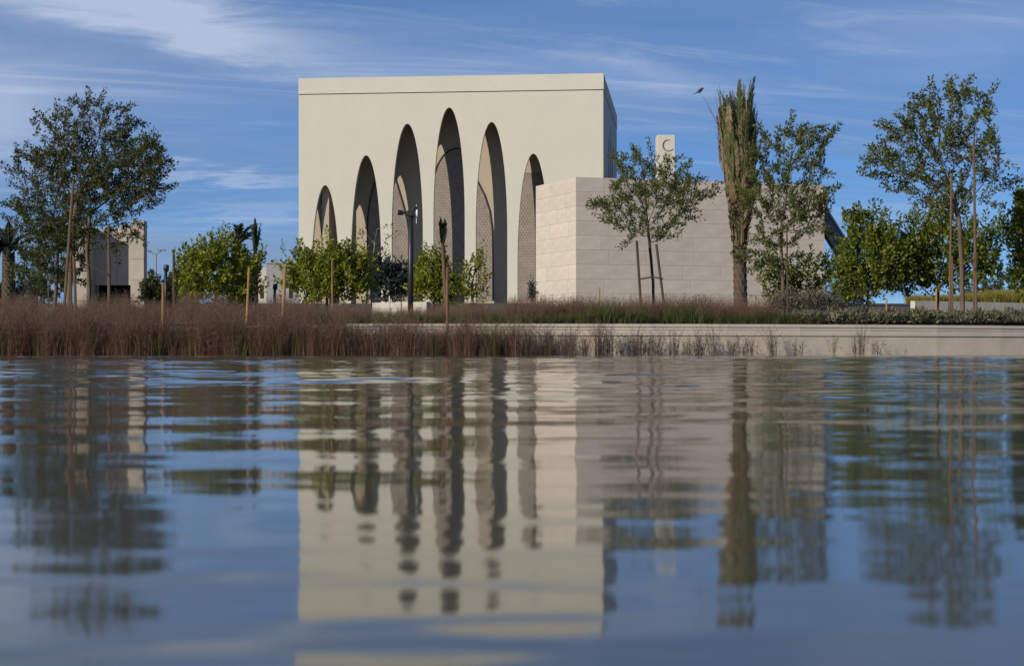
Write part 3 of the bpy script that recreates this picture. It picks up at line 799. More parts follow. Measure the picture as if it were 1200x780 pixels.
tree('thin_tree', 'sparse upright tree right beside the wrapped palm', 'tree', [(918,372),(917,330),(915,290),(916,260)], 58,
     [(920,225,42,62),(945,185,34,42),(900,190,30,44),(950,240,28,42),(905,290,30,34),(935,165,26,26),(905,225,34,50),(930,230,44,60)], 1900, (.14,.055), M['leaf_olive'], M['bark'], .06, .24, 14, 32, twig_up=.5)
tree('ghaf_tree', 'tall open olive-green tree staked between two brown poles at the right', 'tree', [(1128,380),(1127,320),(1124,262),(1118,235)], 52,
     [(1090,165,60,48),(1120,130,52,40),(1140,190,46,42),(1070,205,52,28),(1045,185,40,22),(1110,230,50,22),(1165,205,24,22),(1105,190,56,40)], 1700, (.125,.06), M['leaf_olive'], M['bark'], .075, .23, 11, 33)
tree('bare_sapling', 'pale-stemmed half bare sapling before the second arch', 'tree', [(436,366),(436.5,330),(437,308)], 60,
     [(437,290,16,26),(450,275,10,24),(428,275,9,20)], 130, (.12,.05), M['leaf_dark'], M['palebark'], .04, .20, 3, 34, tips=3)
# bushy dark trees behind the left group
tree('dark_tree', 'dark dense tree between the left palm and the gatehouse', 'tree', [(48,368),(48,345)], 74,
     [(45,310,34,32),(60,335,26,20),(72,285,26,30)], 420, (.17,.08), M['leaf_dark'], M['darkbark'], .07, .28, 12, 35)

B_ = 'bright-leaved shrubs'
shrub('leafy_shrub', 'wide bright green shrub left of the mosque between two wooden stakes', 250, 60, [(252,325,44,34),(232,318,28,30),(278,318,24,32),(255,298,34,22),(300,312,8,14)], 320, (.15,.085), M['leaf_bright'], M['darkbark'], 41, group=B_)
shrub('leafy_shrub', 'rounded bright green shrub below the two leftmost arches', 382, 59, [(372,325,34,32),(400,322,36,32),(385,305,34,20),(350,322,16,22),(425,322,14,26)], 330, (.15,.085), M['leaf_bright'], M['darkbark'], 42, group=B_)
shrub('blue_shrub', 'dark bluish shrub between the sapling and the black lamp post', 455, 68, [(457,330,24,20),(448,318,12,16),(472,328,10,18)], 170, (.16,.08), M['leaf_blue'], M['darkbark'], 43)
shrub('leafy_shrub', 'yellow-green shrub behind the black lamp post on its right', 508, 58, [(505,320,20,28),(520,335,14,24),(498,340,14,18)], 150, (.14,.08), M['leaf_bright'], M['darkbark'], 44, group=B_)
shrub('leafy_shrub', 'narrow airy green shrub before the fifth arch', 554, 57, [(556,325,15,28),(545,335,12,22),(562,310,8,18)], 80, (.15,.08), M['leaf_bright'], M['darkbark'], 45, group=B_, per=10)
shrub('leafy_shrub', 'low green shrub at the foot of the sparse upright tree', 930, 60, [(905,325,17,32),(950,328,30,30),(925,335,26,24),(968,318,10,20)], 210, (.16,.09), M['leaf_mid'], M['darkbark'], 46, group=B_, per=12)
shrub('leafy_shrub', 'tall leafy shrub with upright shoots right of the limestone block', 1015, 57, [(1018,310,35,42),(1003,264,9,18),(1008,268,14,22),(1032,272,14,22),(998,326,18,24),(1045,308,24,34)], 400, (.15,.085), M['leaf_mid'], M['darkbark'], 47, group=B_)
shrub('leafy_shrub', 'large dark leafy shrub behind the poles of the tall right tree', 1098, 58, [(1095,302,44,36),(1072,290,26,36),(1110,262,30,30),(1155,292,30,34),(1135,312,30,24),(1075,318,28,22)], 460, (.15,.085), M['leaf_mid'], M['darkbark'], 48, group=B_)
shrub('leafy_shrub', 'leafy shrub cut off by the right edge of the picture', 1210, 56, [(1205,275,24,40),(1198,250,14,26),(1215,310,28,30)], 210, (.17,.10), M['leaf_mid'], M['darkbark'], 49, group=B_)
shrub('conifer_shrub', 'small dark narrow shrub at the foot of the left face of the limestone block', 624, 85, [(624.5,345,3,9),(623,337,2,6)], 22, (.13,.05), M['leaf_blue'], M['darkbark'], 50)
shrub('dry_brush', 'grey dry brush mound low right of the limestone block', 975, 72, [(972,352,24,12),(988,348,18,10),(960,356,14,8)], 170, (.16,.035), M['leaf_grey'], M['darkbark'], 51)
shrub('dry_brush', 'brown dry brush under the low green shrub', 940, 58, [(938,356,28,10),(915,360,14,8)], 110, (.16,.03), M['leaf_grey'], M['darkbark'], 52)
# hedge masses further off
for k, (bx, dd, lb, n_, lab) in enumerate([
    (188, 82, [(185,348,20,16),(178,338,10,14),(200,350,12,12)], 150, 'dark hedge right of the gatehouse pillar'),
    (215, 86, [(215,345,20,22),(208,330,8,16)], 150, 'dark hedge behind the wide bright shrub'),
    (290, 84, [(290,330,12,30),(282,345,14,18)], 120, 'dark shrub behind the wooden stake, right of the wide bright shrub'),
    (20, 90, [(25,345,30,14),(0,348,24,12)], 150, 'dark low hedge above the left wall behind the palm'),
    (1180, 110, [(1178,335,40,16),(1210,330,30,16),(1140,338,20,10)], 170, 'distant dark hedge above the golden grass')]):
    shrub('hedge', lab, bx, dd, lb, n_, (.20,.10), M['leaf_dark'] if k != 3 else M['leaf_blue'], M['darkbark'], 60+k, cat='hedge')

# ------------------------------------------------------------------ palms
def frond_mesh(name, length, curve, mat, nl=26, ll=.34, open_=.35, seed=0, lw=.022):
    """a frond leaving along +z and bending towards +x; curve is the total bend in radians"""
    rg = random.Random(seed); v = []; f = []
    n = 12; pts = []; p = Vector((0,0,0)); a = 0
    for i in range(n+1):
        pts.append(p.copy()); a = curve*(i/n)**1.3; p = p+Vector((math.sin(a),0,math.cos(a)))*(length/n)
    mb = MB(); mb.tube(pts, [.028*(1-i/n)+.006 for i in range(n+1)], 4)
    for k in range(nl):
        t = .18+.8*k/nl; i = min(n-1,int(t*n)); q = pts[i].lerp(pts[i+1], t*n-i); tg = (pts[i+1]-pts[i]).normalized()
        for s in (-1,1):
            sd = Vector((0,s,0))*open_+tg*.9+Vector((rg.uniform(-.15,.15),rg.uniform(-.1,.1),rg.uniform(-.1,.1))); sd.normalize()
            l = ll*math.sin(math.pi*(.25+.7*t))*rg.uniform(.8,1.2); w = tg.cross(sd).normalized()
            side = sd.cross(w).normalized()*lw
            mb.add([q-side*.5, q+sd*l*.5-side, q+sd*l, q+sd*l*.5+side, q+side*.5], [(0,1,3,4),(1,2,3)])
    return mb.mesh(name, mat)
def palm_trunk(pts, rad, rings, mat):
    """trunk with overlapping cut leaf bases: rows of small proud scales"""
    mb = MB(); n = 40; P0 = [Vector(p) for p in pts]
    def at(t):
        k = t*(len(P0)-1); i = min(len(P0)-2, int(k)); return P0[i].lerp(P0[i+1], k-i)
    mb.tube([at(i/n) for i in range(n+1)], [rad[0]+(rad[1]-rad[0])*i/n for i in range(n+1)], 12)
    sc_ = MB()
    for r in range(rings):
        t = (r+.3)/rings; c = at(t); R_ = rad[0]+(rad[1]-rad[0])*t; m = 9; h = (P0[-1]-P0[0]).length/rings*1.5
        for k in range(m):
            q = 2*math.pi*(k+(r%2)*.5)/m; u = Vector((math.cos(q),math.sin(q),0)); s = Vector((-u.y,u.x,0)); w = R_*.36
            sc_.add([c+u*R_*.95-s*w, c+u*R_*.95+s*w, c+u*(R_*1.10)+s*w*.7+Vector((0,0,h*.75)), c+u*(R_*1.10)-s*w*.7+Vector((0,0,h*.75)), c+u*R_*.9+Vector((0,0,h*.9))],
                    [(0,1,2,3),(3,2,4),(0,3,4),(1,4,2)])
    return mb.mesh('trunk', mat, True), sc_.mesh('bark_scales', mat)
def place_frond(me, root, base, az, lean, roll=0, sc=1.0):
    o = link('frond', me, root, loc=base); o.rotation_euler = (0, lean, az); o.scale = (sc,sc,sc); return o
def wrapped_palm():
    d = 62; rg = random.Random(4)
    b = P(868,358,d); b.z = ground_z(0,d)-.1
    root = empty('date_palm', b, 'big date palm with its dry fronds tied upright in a bundle', 'palm')
    p = [P(868,358,d)-b, P(867,310,d)-b, P(866,262,d)-b, P(864,215,d)-b]; p[0].z = 0
    tm, sm = palm_trunk(p, (.235,.205), 26, M['palmtrunk'])
    link('trunk', tm, root); link('bark_scales', sm, root, kind='stuff')
    dry = [frond_mesh('dry_frond', L_, c, M['dryfrond'], 26, .42, .48, i, .026) for i, (L_, c) in enumerate([(3.4,.10),(3.0,.16),(2.6,.22),(3.6,.06),(2.1,.5)])]
    grn = [frond_mesh('green_frond', L_, c, M['greenfrond'], 30, .45, .50, 10+i, .026) for i, (L_, c) in enumerate([(3.7,.05),(3.3,.14),(3.9,.0),(2.9,.25)])]
    cx = lambda py: P(867-(266-py)*.035, py, d)-b
    # lower tied skirt, middle bundle, green top
    for k in range(110):
        py = rg.uniform(228,288); az = rg.uniform(0,2*math.pi); r = rg.uniform(.24,.36)
        q = cx(py)+Vector((math.cos(az)*r, math.sin(az)*r, 0))
        place_frond(rg.choice(dry if rg.random() < .8 else grn), root, q, az, rg.uniform(.02,.09), sc=rg.uniform(.8,1.05))
    for k in range(60):
        py = rg.uniform(172,235); az = rg.uniform(0,2*math.pi); r = rg.uniform(.2,.56)
        q = cx(py)+Vector((math.cos(az)*r, math.sin(az)*r, 0))
        isd = rg.random() < .5; place_frond(rg.choice(dry if isd else grn), root, q, az, rg.uniform(.0,.14), sc=rg.uniform(.42,.62) if isd else rg.uniform(.6,.85))
    for k in range(40):
        py = rg.uniform(165,205); az = rg.uniform(0,2*math.pi); r = rg.uniform(.15,.62)
        q = cx(py)+Vector((math.cos(az)*r, math.sin(az)*r, 0))
        place_frond(rg.choice(grn if rg.random() < .68 else dry[:4]), root, q, az, rg.uniform(.0,.15), sc=rg.uniform(.5,.70))
    # dry tips bent over the tie line
    for k in range(46):
        py = rg.uniform(112,175); az = rg.uniform(0,2*math.pi); r = rg.uniform(.48,.72)
        q = cx(py)+Vector((math.cos(az)*r, math.sin(az)*r, 0))
        place_frond(rg.choice([dry[4], dry[4], grn[3]]), root, q, az, math.pi-rg.uniform(-.06,.16), sc=rg.uniform(.35,.7))
    # cut petiole stubs under the bundle
    for k in range(18):
        py = rg.uniform(236,284); az = rg.uniform(0,2*math.pi); u = Vector((math.cos(az),math.sin(az),.35)); q = cx(py)
        link('stub', MB().tube([q+u*.18, q+u*rg.uniform(.32,.42)], [.035,.022], 5).mesh('stub', M['palmtrunk']), root)
    place_frond(dry[3], root, P(851,167,d)-b, math.pi, .44, sc=.54)
    return root
wrapped_palm()
def open_palm(label, base_px, d, top_py, nf, length, mats, r=.22, seed=1, droop=(1.2,2.4), tilt=0):
    rg = random.Random(seed); b = P(base_px,360,d); b.z = ground_z(0,d)-.1
    root = empty('date_palm', b, label, 'palm')
    top = P(base_px+tilt, top_py, d)-b
    tm, sm = palm_trunk([(0,0,0), top*.5, top], (r,r*.85), 18, M['palmtrunk'])
    link('trunk', tm, root); link('bark_scales', sm, root, kind='stuff')
    fr = [frond_mesh('frond', length*q, c, mats, 26, .40, .7, 30+i, .03) for i, (q, c) in enumerate([(1,droop[0]),(.9,(droop[0]+droop[1])/2),(.8,droop[1]),(.85,.6)])]
    for k in range(nf):
        az = rg.uniform(0,2*math.pi); place_frond(rg.choice(fr), root, top+Vector((0,0,rg.uniform(-.15,.1))), az, rg.uniform(.15,1.0), sc=rg.uniform(.8,1.1))
    return root
open_palm('dark palm with spread fronds at the left edge', 10, 76, 298, 26, 1.9, M['dullfrond'], .30, 3)
open_palm('dark drooping palm rising behind the wide bright shrub', 285, 88, 285, 16, 1.9, M['dullfrond'], .2, 5, (1.4,2.6), -6)
def tied_palm(label, px, d, py_base, py_tie, py_top, r, seed, stem, lean=0):
    rg = random.Random(seed); b = P(px,py_base,d); b.z = min(b.z, ground_z(0,d))-.05
    root = empty('date_palm', b, label, 'palm')
    tie = P(px+lean,py_tie,d)-b; h = Z(py_top,d)-Z(py_tie,d)
    tm, sm = palm_trunk([(0,0,0), tie*.5, tie], (r*.9,r*.6), 14, stem)
    link('trunk', tm, root); link('bark_scales', sm, root, kind='stuff')
    fr = [frond_mesh('frond', h*q, c, M['dullfrond'], 20, .28, .3, 70+i, .022) for i, (q, c) in enumerate([(1,.05),(.9,.15),(.75,.3)])]
    for k in range(14):
        az = rg.uniform(0,2*math.pi); o = place_frond(rg.choice(fr), root, tie+Vector((0,0,rg.uniform(-.1,.1))), az, rg.uniform(.0,.14)); 
    return root
tied_palm('young palm with tied dark fronds before the central arch', 524, 57, 366, 290, 257, .10, 8, M['pole'], -5)
tied_palm('slender palm tied to a narrow upright column left of the mosque', 299, 86, 360, 305, 257, .18, 9, M['palmtrunk'])

# ------------------------------------------------------------------ poles, stakes, lamps
def bar(mb, a, b_, r, n=7): mb.tube([a, a.lerp(b_,.5), b_], r, n); return mb
def pole_thing(name, label, p0, p1, d, r, mat, group=None, cat='stake', d2=None):
    a = P(*p0, d); b_ = P(*p1, d2 or d); 
    root = link(name, bar(MB(), Vector((0,0,0)), b_-a, [r,r*.97,r*.92]).mesh(name, mat), loc=a, label=label, cat=cat, group=group)
    return root
S = 'wooden stakes among the plants'
def stake(label, px0, py0, px1, py1, d, r=.05, mat=None):
    pole_thing('wooden_stake', label, (px0,py0), (px1,py1), d, r, mat or M['stake'], S)
stake('yellow wooden stake below the short black lamp right of the gatehouse', 190.5, 412, 191, 331, 43.6, .033)
stake('yellow wooden stake leaning at the right side of the wide bright shrub', 287.5, 414, 292, 313, 43.75, .036)
stake('yellow wooden stake before the distant grey building', 331.5, 372, 334.3, 311, 47, .045)
stake('reddish wooden stake holding the young tied palm', 524, 414, 524.3, 313, 43.75, .034, M['redstake'])
stake('thin cane stake inside the rounded shrub under the left arches', 389.5, 372, 389, 305, 55, .022)
stake('thin cane stake before the tall shrub right of the limestone block', 1038.5, 380, 1039, 350, 46.8, .025)
stake('thin cane stake before the large dark shrub left of the tall tree', 1097, 380, 1097.5, 338, 49, .028)
stake('thin cane stake in the grass before the limestone block', 702, 374, 702.5, 336, 46, .018)
pl = 'poles staking the young trees'
pole_thing('tree_pole', 'brown pole standing before the gatehouse lintel', (127.5,376),(127.5,263),61.5,.05,M['pole'],pl,'pole')
pole_thing('tree_pole', 'leaning brown pole at the middle of the left tree group', (74,378),(86,212),61,.055,M['pole'],pl,'pole')
pole_thing('tree_pole', 'thin dark pole at the left of the left tree group', (57,378),(57,335),62,.035,M['darkpole'],pl,'pole')
pole_thing('tree_pole', 'thick trunk-like pole touching the central trunk of the left group', (89,378),(86,280),62.5,.06,M['bark'],pl,'pole')
pole_thing('tree_pole', 'brown pole on the left side of the tall right tree', (1113,381),(1115,205),50.5,.038,M['pole'],pl,'pole')
pole_thing('tree_pole', 'reddish brown pole on the right side of the tall right tree', (1144,381),(1141,165),50.5,.042,M['pole'],pl,'pole')
pole_thing('tree_pole', 'slim pole beside the trunk of the sparse upright tree', (923,372),(922,265),57,.028,M['darkpole'],pl,'pole')
def tree_support(label, ps, bars, d, mat, r=.05):
    a = P(ps[0][0], ps[0][1], d); a.z = min(a.z, ground_z(a.x,d))-.05
    root = empty('tree_support', a, label, 'tree support')
    for (x0,y0,x1,y1) in ps:
        p = P(x0,y0,d)-a; q = P(x1,y1,d)-a; p.z = 0
        link('post', bar(MB(), p, q, r).mesh('post', mat), root)
    for (x0,y0,x1,y1) in bars:
        link('crossbar', bar(MB(), P(x0,y0,d)-a+Vector((0,-.09,0)), P(x1,y1,d)-a+Vector((0,-.09,0)), r*.6).mesh('bar', mat), root)
tree_support('two dark leaning poles joined by a bar under the small round tree', [(752,368,746,282),(780,368,769,286)], [(750,327,764,324.5),(764,324.5,777,326.5)], 60.5, M['darkpole'], .048)
tree_support('dark crossbars tying the left trees before the gatehouse', [(84,378,83,300),(128.5,376,128.5,300)], [(83,318,105,310),(105,310,128,323)], 61, M['darkpole'], .04)
tree_support('thin rails tying the poles of the tall right tree', [(1116,381,1116,300),(1141,381,1141,295)], [(1116,316,1128,309),(1128,309,1141,302)], 50.2, M['pole'], .026)

def lamp_post():
    d = 55.5; a = P(481,372,d); a.z = ground_z(0,d)-.1
    root = empty('lamp_post', a, 'tall black lamp post with spotlights before the third arch', 'lamp post')
    top = P(481.5,250,d)-a; s = d/F
    link('pole', bar(MB(), Vector((0,0,0)), top, .088, 12).mesh('pole', M['black'], True), root)
    link('base_plate', bevel(MB().box(-.2,.2,-.2,.2,.06,.12).mesh('base', M['black']), .01), root)
    hx = top+Vector((0,0,0))
    link('junction_box', bevel(MB().box(-4.5*s, 5*s, -.13, .13, top.z-4*s, top.z+3*s).mesh('box', M['black']), .03), root)
    sp = MB(); c = top+Vector((-4*s,0,.02)); sp.tube([c, c+Vector((-5*s,-.02,0)), c+Vector((-5.01*s,-.02,0)), c+Vector((-11*s,-.05,-.0))], [.03,.03,.075,.09], 12)
    link('spotlight', sp.mesh('spot', M['black'], False), root)
    sp = MB(); c = top+Vector((1*s,0,2*s)); sp.tube([c, c+Vector((1.5*s,0,2.5*s)), c+Vector((1.51*s,0,2.51*s)), c+Vector((5*s,-.05,6*s))], [.03,.03,.06,.075], 12)
    link('spotlight', sp.mesh('spot', M['black'], False), root)
    sp = MB(); c = top+Vector((5*s,0,0)); sp.tube([c, c+Vector((1.2*s,0,0)), c+Vector((1.21*s,0,0)), c+Vector((2.8*s,0,0))], [.04,.04,.12,.13], 14)
    link('white_lamp', sp.mesh('lens', M['whitepaint']), root)
    link('sensor_rod', MB().box(6.6*s, 7.2*s, -.02, .02, top.z-12*s, top.z+10*s).mesh('rod', M['whitepaint']), root)
lamp_post()
def path_light(label, px, py0, py1, d, r=.05):
    a = P(px,py1,d); a.z = min(a.z, ground_z(0,d))-.05
    root = empty('path_light', a, label, 'path light', 'short black path lights')
    top = P(px,py0,d)-a
    link('post', bar(MB(), Vector((0,0,0)), top, r, 10).mesh('post', M['black'], True), root)
    link('lamp_head', MB().tube([top+Vector((0,0,-.14)), top+Vector((.01,0,-.12)), top+Vector((.02,0,.05)), top+Vector((.02,0,.08))], [r*1.05,r*1.7,r*1.7,r*1.2], 12).mesh('head', M['black'], True), root)
path_light('short black path light right of the gatehouse', 194.3, 313, 368, 58, .055)
path_light('short black path light before the distant grey building', 322, 335, 368, 62, .05)
def street_light():
    d = 150; a = P(183,350,d); a.z = ground_z(0,d)-.1
    root = empty('street_light', a, 'distant grey street light with two arms right of the gatehouse', 'street light'); s = d/F
    top = P(183,298,d)-a
    link('pole', bar(MB(), Vector((0,0,0)), top, [.09,.075,.06]).mesh('pole', M['greymetal']), root)
    for dx, dz in ((-10,4),(7,5)):
        e = top+Vector((dx*s,0,dz*s)); link('arm', bar(MB(), top, e, .045).mesh('arm', M['greymetal']), root)
        link('lamp', MB().box(e.x-.45, e.x+.3, -.14, .14, e.z-.05, e.z+.08).mesh('lamp', M['greymetal']), root)
street_light()
# young bare pole tree behind lamp
pole_thing('thin_post', 'thin dark post left of the wide bright shrub', (204,360),(203.5,292),70,.06,M['darkpole'],None,'post')
pole_thing('thin_post', 'thin white post under the dark bluish shrub', (456.5,362),(456.5,347),59,.022,M['whitepaint'],None,'post')

def bench():
    d = 58.3; a = P(440,355,d); a.z = ground_z(0,d)
    root = empty('bench', a, 'low dark bench on the short white wall beside the sapling', 'bench'); s = d/F
    root.location.z = Z(356.5, d)
    link('seat', bevel(MB().box(0, 12*s, -.2, .25, .12, .21).mesh('seat', M['darkbark']), .01), root)
    link('backrest', bevel(MB().box(0, 12*s, .26, .31, .12, .24).mesh('back', M['black']), .01), root)
    for x in (.02, 11*s): link('leg', MB().box(x, x+.04, -.15, .2, -.4, .118).mesh('leg', M['black']), root)
bench()
def bird():
    d = 62; a = P(819.5,107,d)
    root = empty('bird', a+Vector((0,0,-.12)), 'small dark bird perched on a frond tip left of the wrapped palm', 'bird')
    def lath(pts, rad, n=10): return MB().tube(pts, rad, n)
    link('body', lath([(-.10,0,.05),(-.07,0,.08),(0,0,.12),(.06,0,.16),(.09,0,.20),(.12,0,.225),(.15,0,.22)],[.008,.03,.058,.055,.038,.036,.012]).mesh('body', M['black'], True), root)
    link('tail', MB().add([(-.08,-.02,.07),(-.08,.02,.07),(-.24,.03,.0),(-.24,-.03,.0),(-.08,0,.055),(-.24,0,-.012)],[(0,1,2,3),(0,3,5,4),(1,4,5,2)]).mesh('tail', M['black']), root)
    link('beak', lath([(.145,0,.222),(.185,0,.212)],[.012,.002],6).mesh('beak', M['darkpole']), root)
    for s in (-1,1):
        link('wing', MB().add([(.06,s*.052,.17),(-.16,s*.03,.04),(-.02,s*.06,.08),(.0,s*.064,.13)],[(0,3,1),(3,2,1)]).mesh('wing', M['black']), root)
        link('leg', lath([(.0,s*.02,.08),(.01,s*.02,-.0)],[.006,.005],5).mesh('leg', M['darkpole']), root)
bird()

# ------------------------------------------------------------------ grasses
def clump(rg, nst, h, spread, lean, w, hairs, hl, hw, hstart=.45):
    """one grass tussock: curved stems with an airy plume of short hairs"""
    n = nst; ang = rg.uniform(0,2*np.pi,n); rad = rg.uniform(0,spread,n)
    b = np.stack([np.cos(ang)*rad, np.sin(ang)*rad, np.zeros(n)],1)
    la = ang+rg.normal(size=n)*.8; ln = np.abs(rg.normal(size=n))*lean; hh = h*rg.uniform(.55,1.05,n)
    dirx = np.stack([np.cos(la),np.sin(la),np.zeros(n)],1)
    def pt(t): return b+dirx*(ln*hh*t**2)[:,None]+np.array([0,0,1])*(hh*t*(1-.10*ln*t))[:,None]
    pa = rg.uniform(0,np.pi,n); sd = np.stack([np.cos(pa),np.sin(pa)*.5,np.zeros(n)],1)*w*.5
    ts = [0,.35,.7,1.0]; ws = [1,.85,.55,.12]
    V = []; Fc = []; k = 0
    P_ = [pt(np.full(n,t)) for t in ts]
    vv = np.stack([q for p, s in zip(P_, ws) for q in (p-sd*s, p+sd*s)],1)   # n,8,3
    V.append(vv.reshape(-1,3)); i = np.arange(n)*8
    for j in range(3):
        a = i+2*j; Fc.append(np.stack([a,a+1,a+3],1)); Fc.append(np.stack([a,a+3,a+2],1))
    k = n*8
    if hairs:
        m = n*hairs; idx = np.repeat(np.arange(n),hairs); t = rg.uniform(hstart,1.0,m)
        p = b[idx]+dirx[idx]*(ln[idx]*hh[idx]*t**2)[:,None]+np.array([0,0,1])*(hh[idx]*t*(1-.10*ln[idx]*t))[:,None]
        u = rg.normal(size=(m,3)); u[:,2] = np.abs(u[:,2])*.9+.2; u /= np.linalg.norm(u,axis=1)[:,None]
        L_ = (hl*rg.uniform(.4,1.2,m))[:,None]; q = rg.normal(size=(m,3)); q -= (q*u).sum(1)[:,None]*u; q /= np.linalg.norm(q,axis=1)[:,None]
        vv = np.stack([p-q*hw*.5, p+q*hw*.5, p+u*L_],1); V.append(vv.reshape(-1,3)); i = k+np.arange(m)*3
        Fc.append(np.stack([i,i+1,i+2],1))
    return np.concatenate(V), np.concatenate(Fc)
def scatter(name, templates, pts, scales, mat, rg, label=None, cat=None):
    Vs = []; Fs = []; k = 0
    for (x,y,z), s in zip(pts, scales):
        if z > .3: y = max(y, wall_y(x)+.32+.3*rg.uniform())
        v, f = templates[rg.integers(len(templates))]; a = rg.uniform(0,2*np.pi); c, s_ = math.cos(a), math.sin(a)
        q = np.stack([v[:,0]*c-v[:,1]*s_, v[:,0]*s_+v[:,1]*c, v[:,2]],1)*np.array([s,s,s])+np.array([x,y,z])
        Vs.append(q); Fs.append(f+k); k += len(v)
    o = link(name, new_mesh(name, np.concatenate(Vs), np.concatenate(Fs), mat), kind='stuff', label=label, cat=cat)
    return o
rg = np.random.default_rng(5)
tm = [clump(rg, 40, 1.15, .26, .36, .008, 13, .12, .0062, .15) for _ in range(6)]
def dens(px):     # how thick the reddish grass stands along the water
    return float(np.interp(px, [-60,0,390,430,570,630,700], [1,1,1,.62,.58,.40,.0]))
pts = []; sc_ = []
for k in range(1200):
    px = rg.uniform(-80,690)
    if rg.uniform() > dens(px): continue
    y = rg.uniform(43.15,43.75); hgt = np.interp(px,[0,150,370,450,600,700],[1.12,1.08,1.08,1.02,1.0,.8])
    pts.append((X(px,y), y, -.02)); sc_.append(hgt*rg.uniform(.58,1.0)*(1+.17*math.sin(px*.083)+.13*math.sin(px*.21+1)))
    if len(pts) >= 440: break
scatter('muhly_grass', tm, pts, sc_, M['muhly'], rg, 'mass of reddish brown plume grass along the water at the left', 'grass')
# the same grass on the raised bed behind the wall
pts = []; sc_ = []
for k in range(620):
    px = rg.uniform(-60,640); y = rg.uniform(44.6,54)
    near_wall = 425 < px < 505 and y > 47
    if near_wall: y = rg.uniform(53,56)
    pts.append((X(px,y), y, ground_z(0,y))); sc_.append(rg.uniform(.45,.68)*(.75 if near_wall else 1+.16*math.sin(px*.06)+.12*math.sin(px*.17+2))*np.interp(px,[0,330,420,640],[1.0,1.0,.8,.8]))
scatter('muhly_grass', tm, pts, sc_, M['muhly'], rg, 'reddish grass on the raised bed above the low wall', 'grass')
tw = [clump(rg, 30, .85, .16, .28, .008, 10, .10, .006, .2) for _ in range(4)]
pts = []; sc_ = []
for k in range(420):
    px = rg.uniform(590,905); y = rg.uniform(45.6,49)
    pts.append((X(px,y), y, ground_z(0,y))); sc_.append(rg.uniform(.55,1.0))
scatter('plume_grass', tw, pts, sc_, M['muhly'], rg, 'purplish plume grass on the raised bed before the limestone block', 'grass')
tg2 = [clump(rg, 50, .62, .16, .30, .012, 0, 0, 0) for _ in range(3)]
pts = []; sc_ = []
for k in range(190):
    px = rg.uniform(-70,640); y = rg.uniform(43.1,43.7)
    if px > 400 and rg.uniform() < .65: continue
    if math.sin(px*.045)+math.sin(px*.11+2) < -.2: continue
    pts.append((X(px,y), y, -.02)); sc_.append(rg.uniform(.6,1.25))
scatter('green_grass', tg2, pts, sc_, M['green_grass'], rg, 'green and straw coloured blades at the foot of the plume grass by the water', 'grass')
tg = [clump(rg, 60, .42, .20, .45, .012, 0, 0, 0) for _ in range(4)]
pts = []; sc_ = []
for k in range(900):
    px = rg.uniform(360,960); y = rg.uniform(44.45,47.5)
    if px < 600 and rg.uniform() > .45: continue
    pts.append((X(px,y), y, ground_z(0,y))); sc_.append(rg.uniform(.5,.95))
for k in range(22):      # a few long blades
    px = rg.uniform(600,830); y = rg.uniform(45,48); pts.append((X(px,y), y, ground_z(0,y))); sc_.append(rg.uniform(1.2,1.8))
scatter('green_grass', tg, pts, sc_, M['green_grass'], rg, 'green grass edging the raised bed behind the low wall', 'grass')
tgold = [clump(rg, 70, .75, .22, .30, .02, 4, .12, .012, .5) for _ in range(3)]
pts = []; sc_ = []
for k in range(420):
    px = rg.uniform(1060,1290); y = rg.uniform(80,92)+(px-1072)*.028
    pts.append((X(px,y), y, max(ground_z(0,y), Z(356,y)))); sc_.append(rg.uniform(.6,1.0)*np.interp(px,[1060,1120,1160,1290],[.7,.7,1.05,1.15]))
scatter('golden_grass', tgold, pts, sc_, M['gold_grass'], rg, 'golden yellow grass above the pale retaining wall at the right', 'grass')
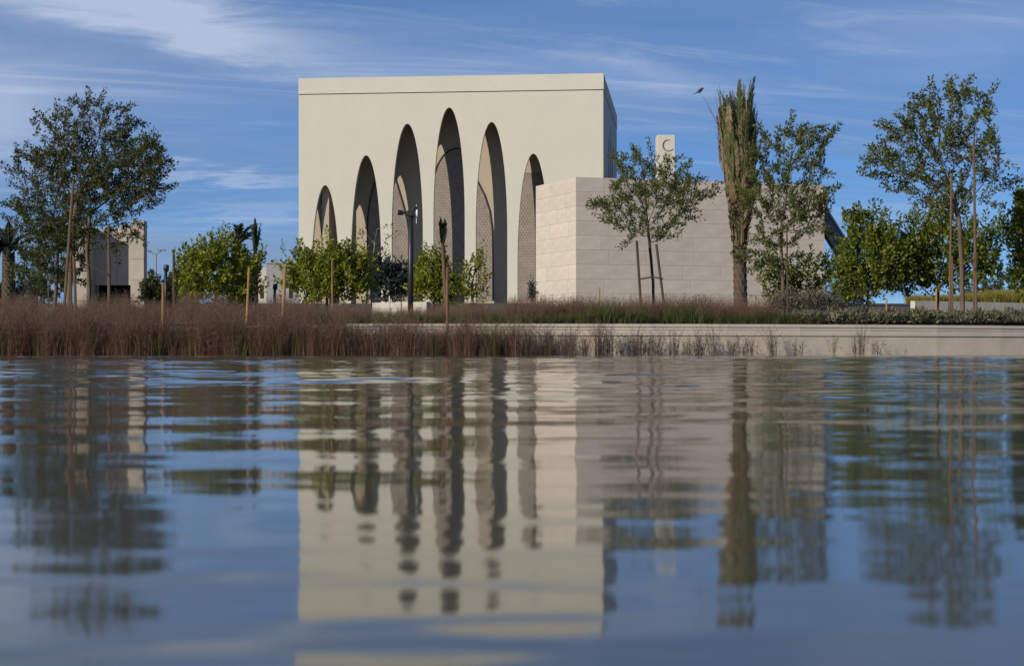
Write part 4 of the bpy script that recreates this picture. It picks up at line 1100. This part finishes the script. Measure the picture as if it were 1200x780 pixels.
# low leafy ground cover on the right part of the bed
n = 15000; px = rg.uniform(930,1330,n)
xx = np.empty(n); yy = np.empty(n); zz = np.empty(n)
for i in range(n):
    y = 44.6+rg.uniform(0,1)**1.3*7; x = X(px[i], y); y = max(y, wall_y(x)+.3+rg.uniform(0,1)); x = X(px[i], y)
    xx[i] = x; yy[i] = y; zz[i] = ground_z(x,y)+rg.uniform(.02,1)*(.10+.16*(.5+.5*math.sin(x*2.1)*math.sin(y*1.7+x))+.16*max(0,math.sin(x*5.3+1)*math.sin(x*1.3+y*3.1)))
u = rg.normal(size=(n,3)); u[:,2] = np.abs(u[:,2])+.3; u /= np.linalg.norm(u,axis=1)[:,None]
link('ground_cover', leaves_mesh('cover', np.stack([xx,yy,zz],1), u, .12, .05, M['cover'], rg), kind='stuff', label='grey-green ground cover on top of the low wall at the right', cat='plants')

# single wiry weeds in front of the pale wall
W_ = 'wiry dry weeds before the low wall'
weeds = [(604,1.0,38),(622,.95,30),(641,1.0,34),(650,.8,20),(668,.95,34),(686,.7,20),(703,1.05,46),(712,.9,34),(728,.6,18),(745,.85,28),(756,.7,20),(770,.85,30),(790,.75,22),(806,.6,16),(822,.8,26),(836,1.0,18),(858,.6,14),(872,.5,12),(905,.85,22),(880,.7,12),(935,.5,9),(978,.6,9),(1010,.9,20),(1003,.6,12),(1028,.5,9)]
weeds.sort(reverse=True)
ORD = ['first','second','third','fourth','fifth','sixth','seventh','eighth','ninth','tenth','eleventh','twelfth','thirteenth','fourteenth','fifteenth','sixteenth','seventeenth','eighteenth','nineteenth','twentieth','twenty-first','twenty-second','twenty-third','twenty-fourth','twenty-fifth']
for i, (px, hh, ns) in enumerate(weeds):
    y = wall_y(X(px,44))-rg.uniform(.35,.7)
    v, f = clump(rg, int(ns*1.5), .98*hh, .16, .26, .009, 14, .085, .008, .15)
    kind_ = 'tall bushy' if hh > .9 and ns > 25 else ('tall thin' if hh > .9 else ('low sparse' if hh < .65 else 'medium'))
    link('dry_weed', new_mesh('dry_weed', v, f, M['weed']), loc=(X(px,y),y,-.02), cat='weed', group=W_,
         label='%s dry weed before the pale low wall, %s from the right' % (kind_, ORD[i]))
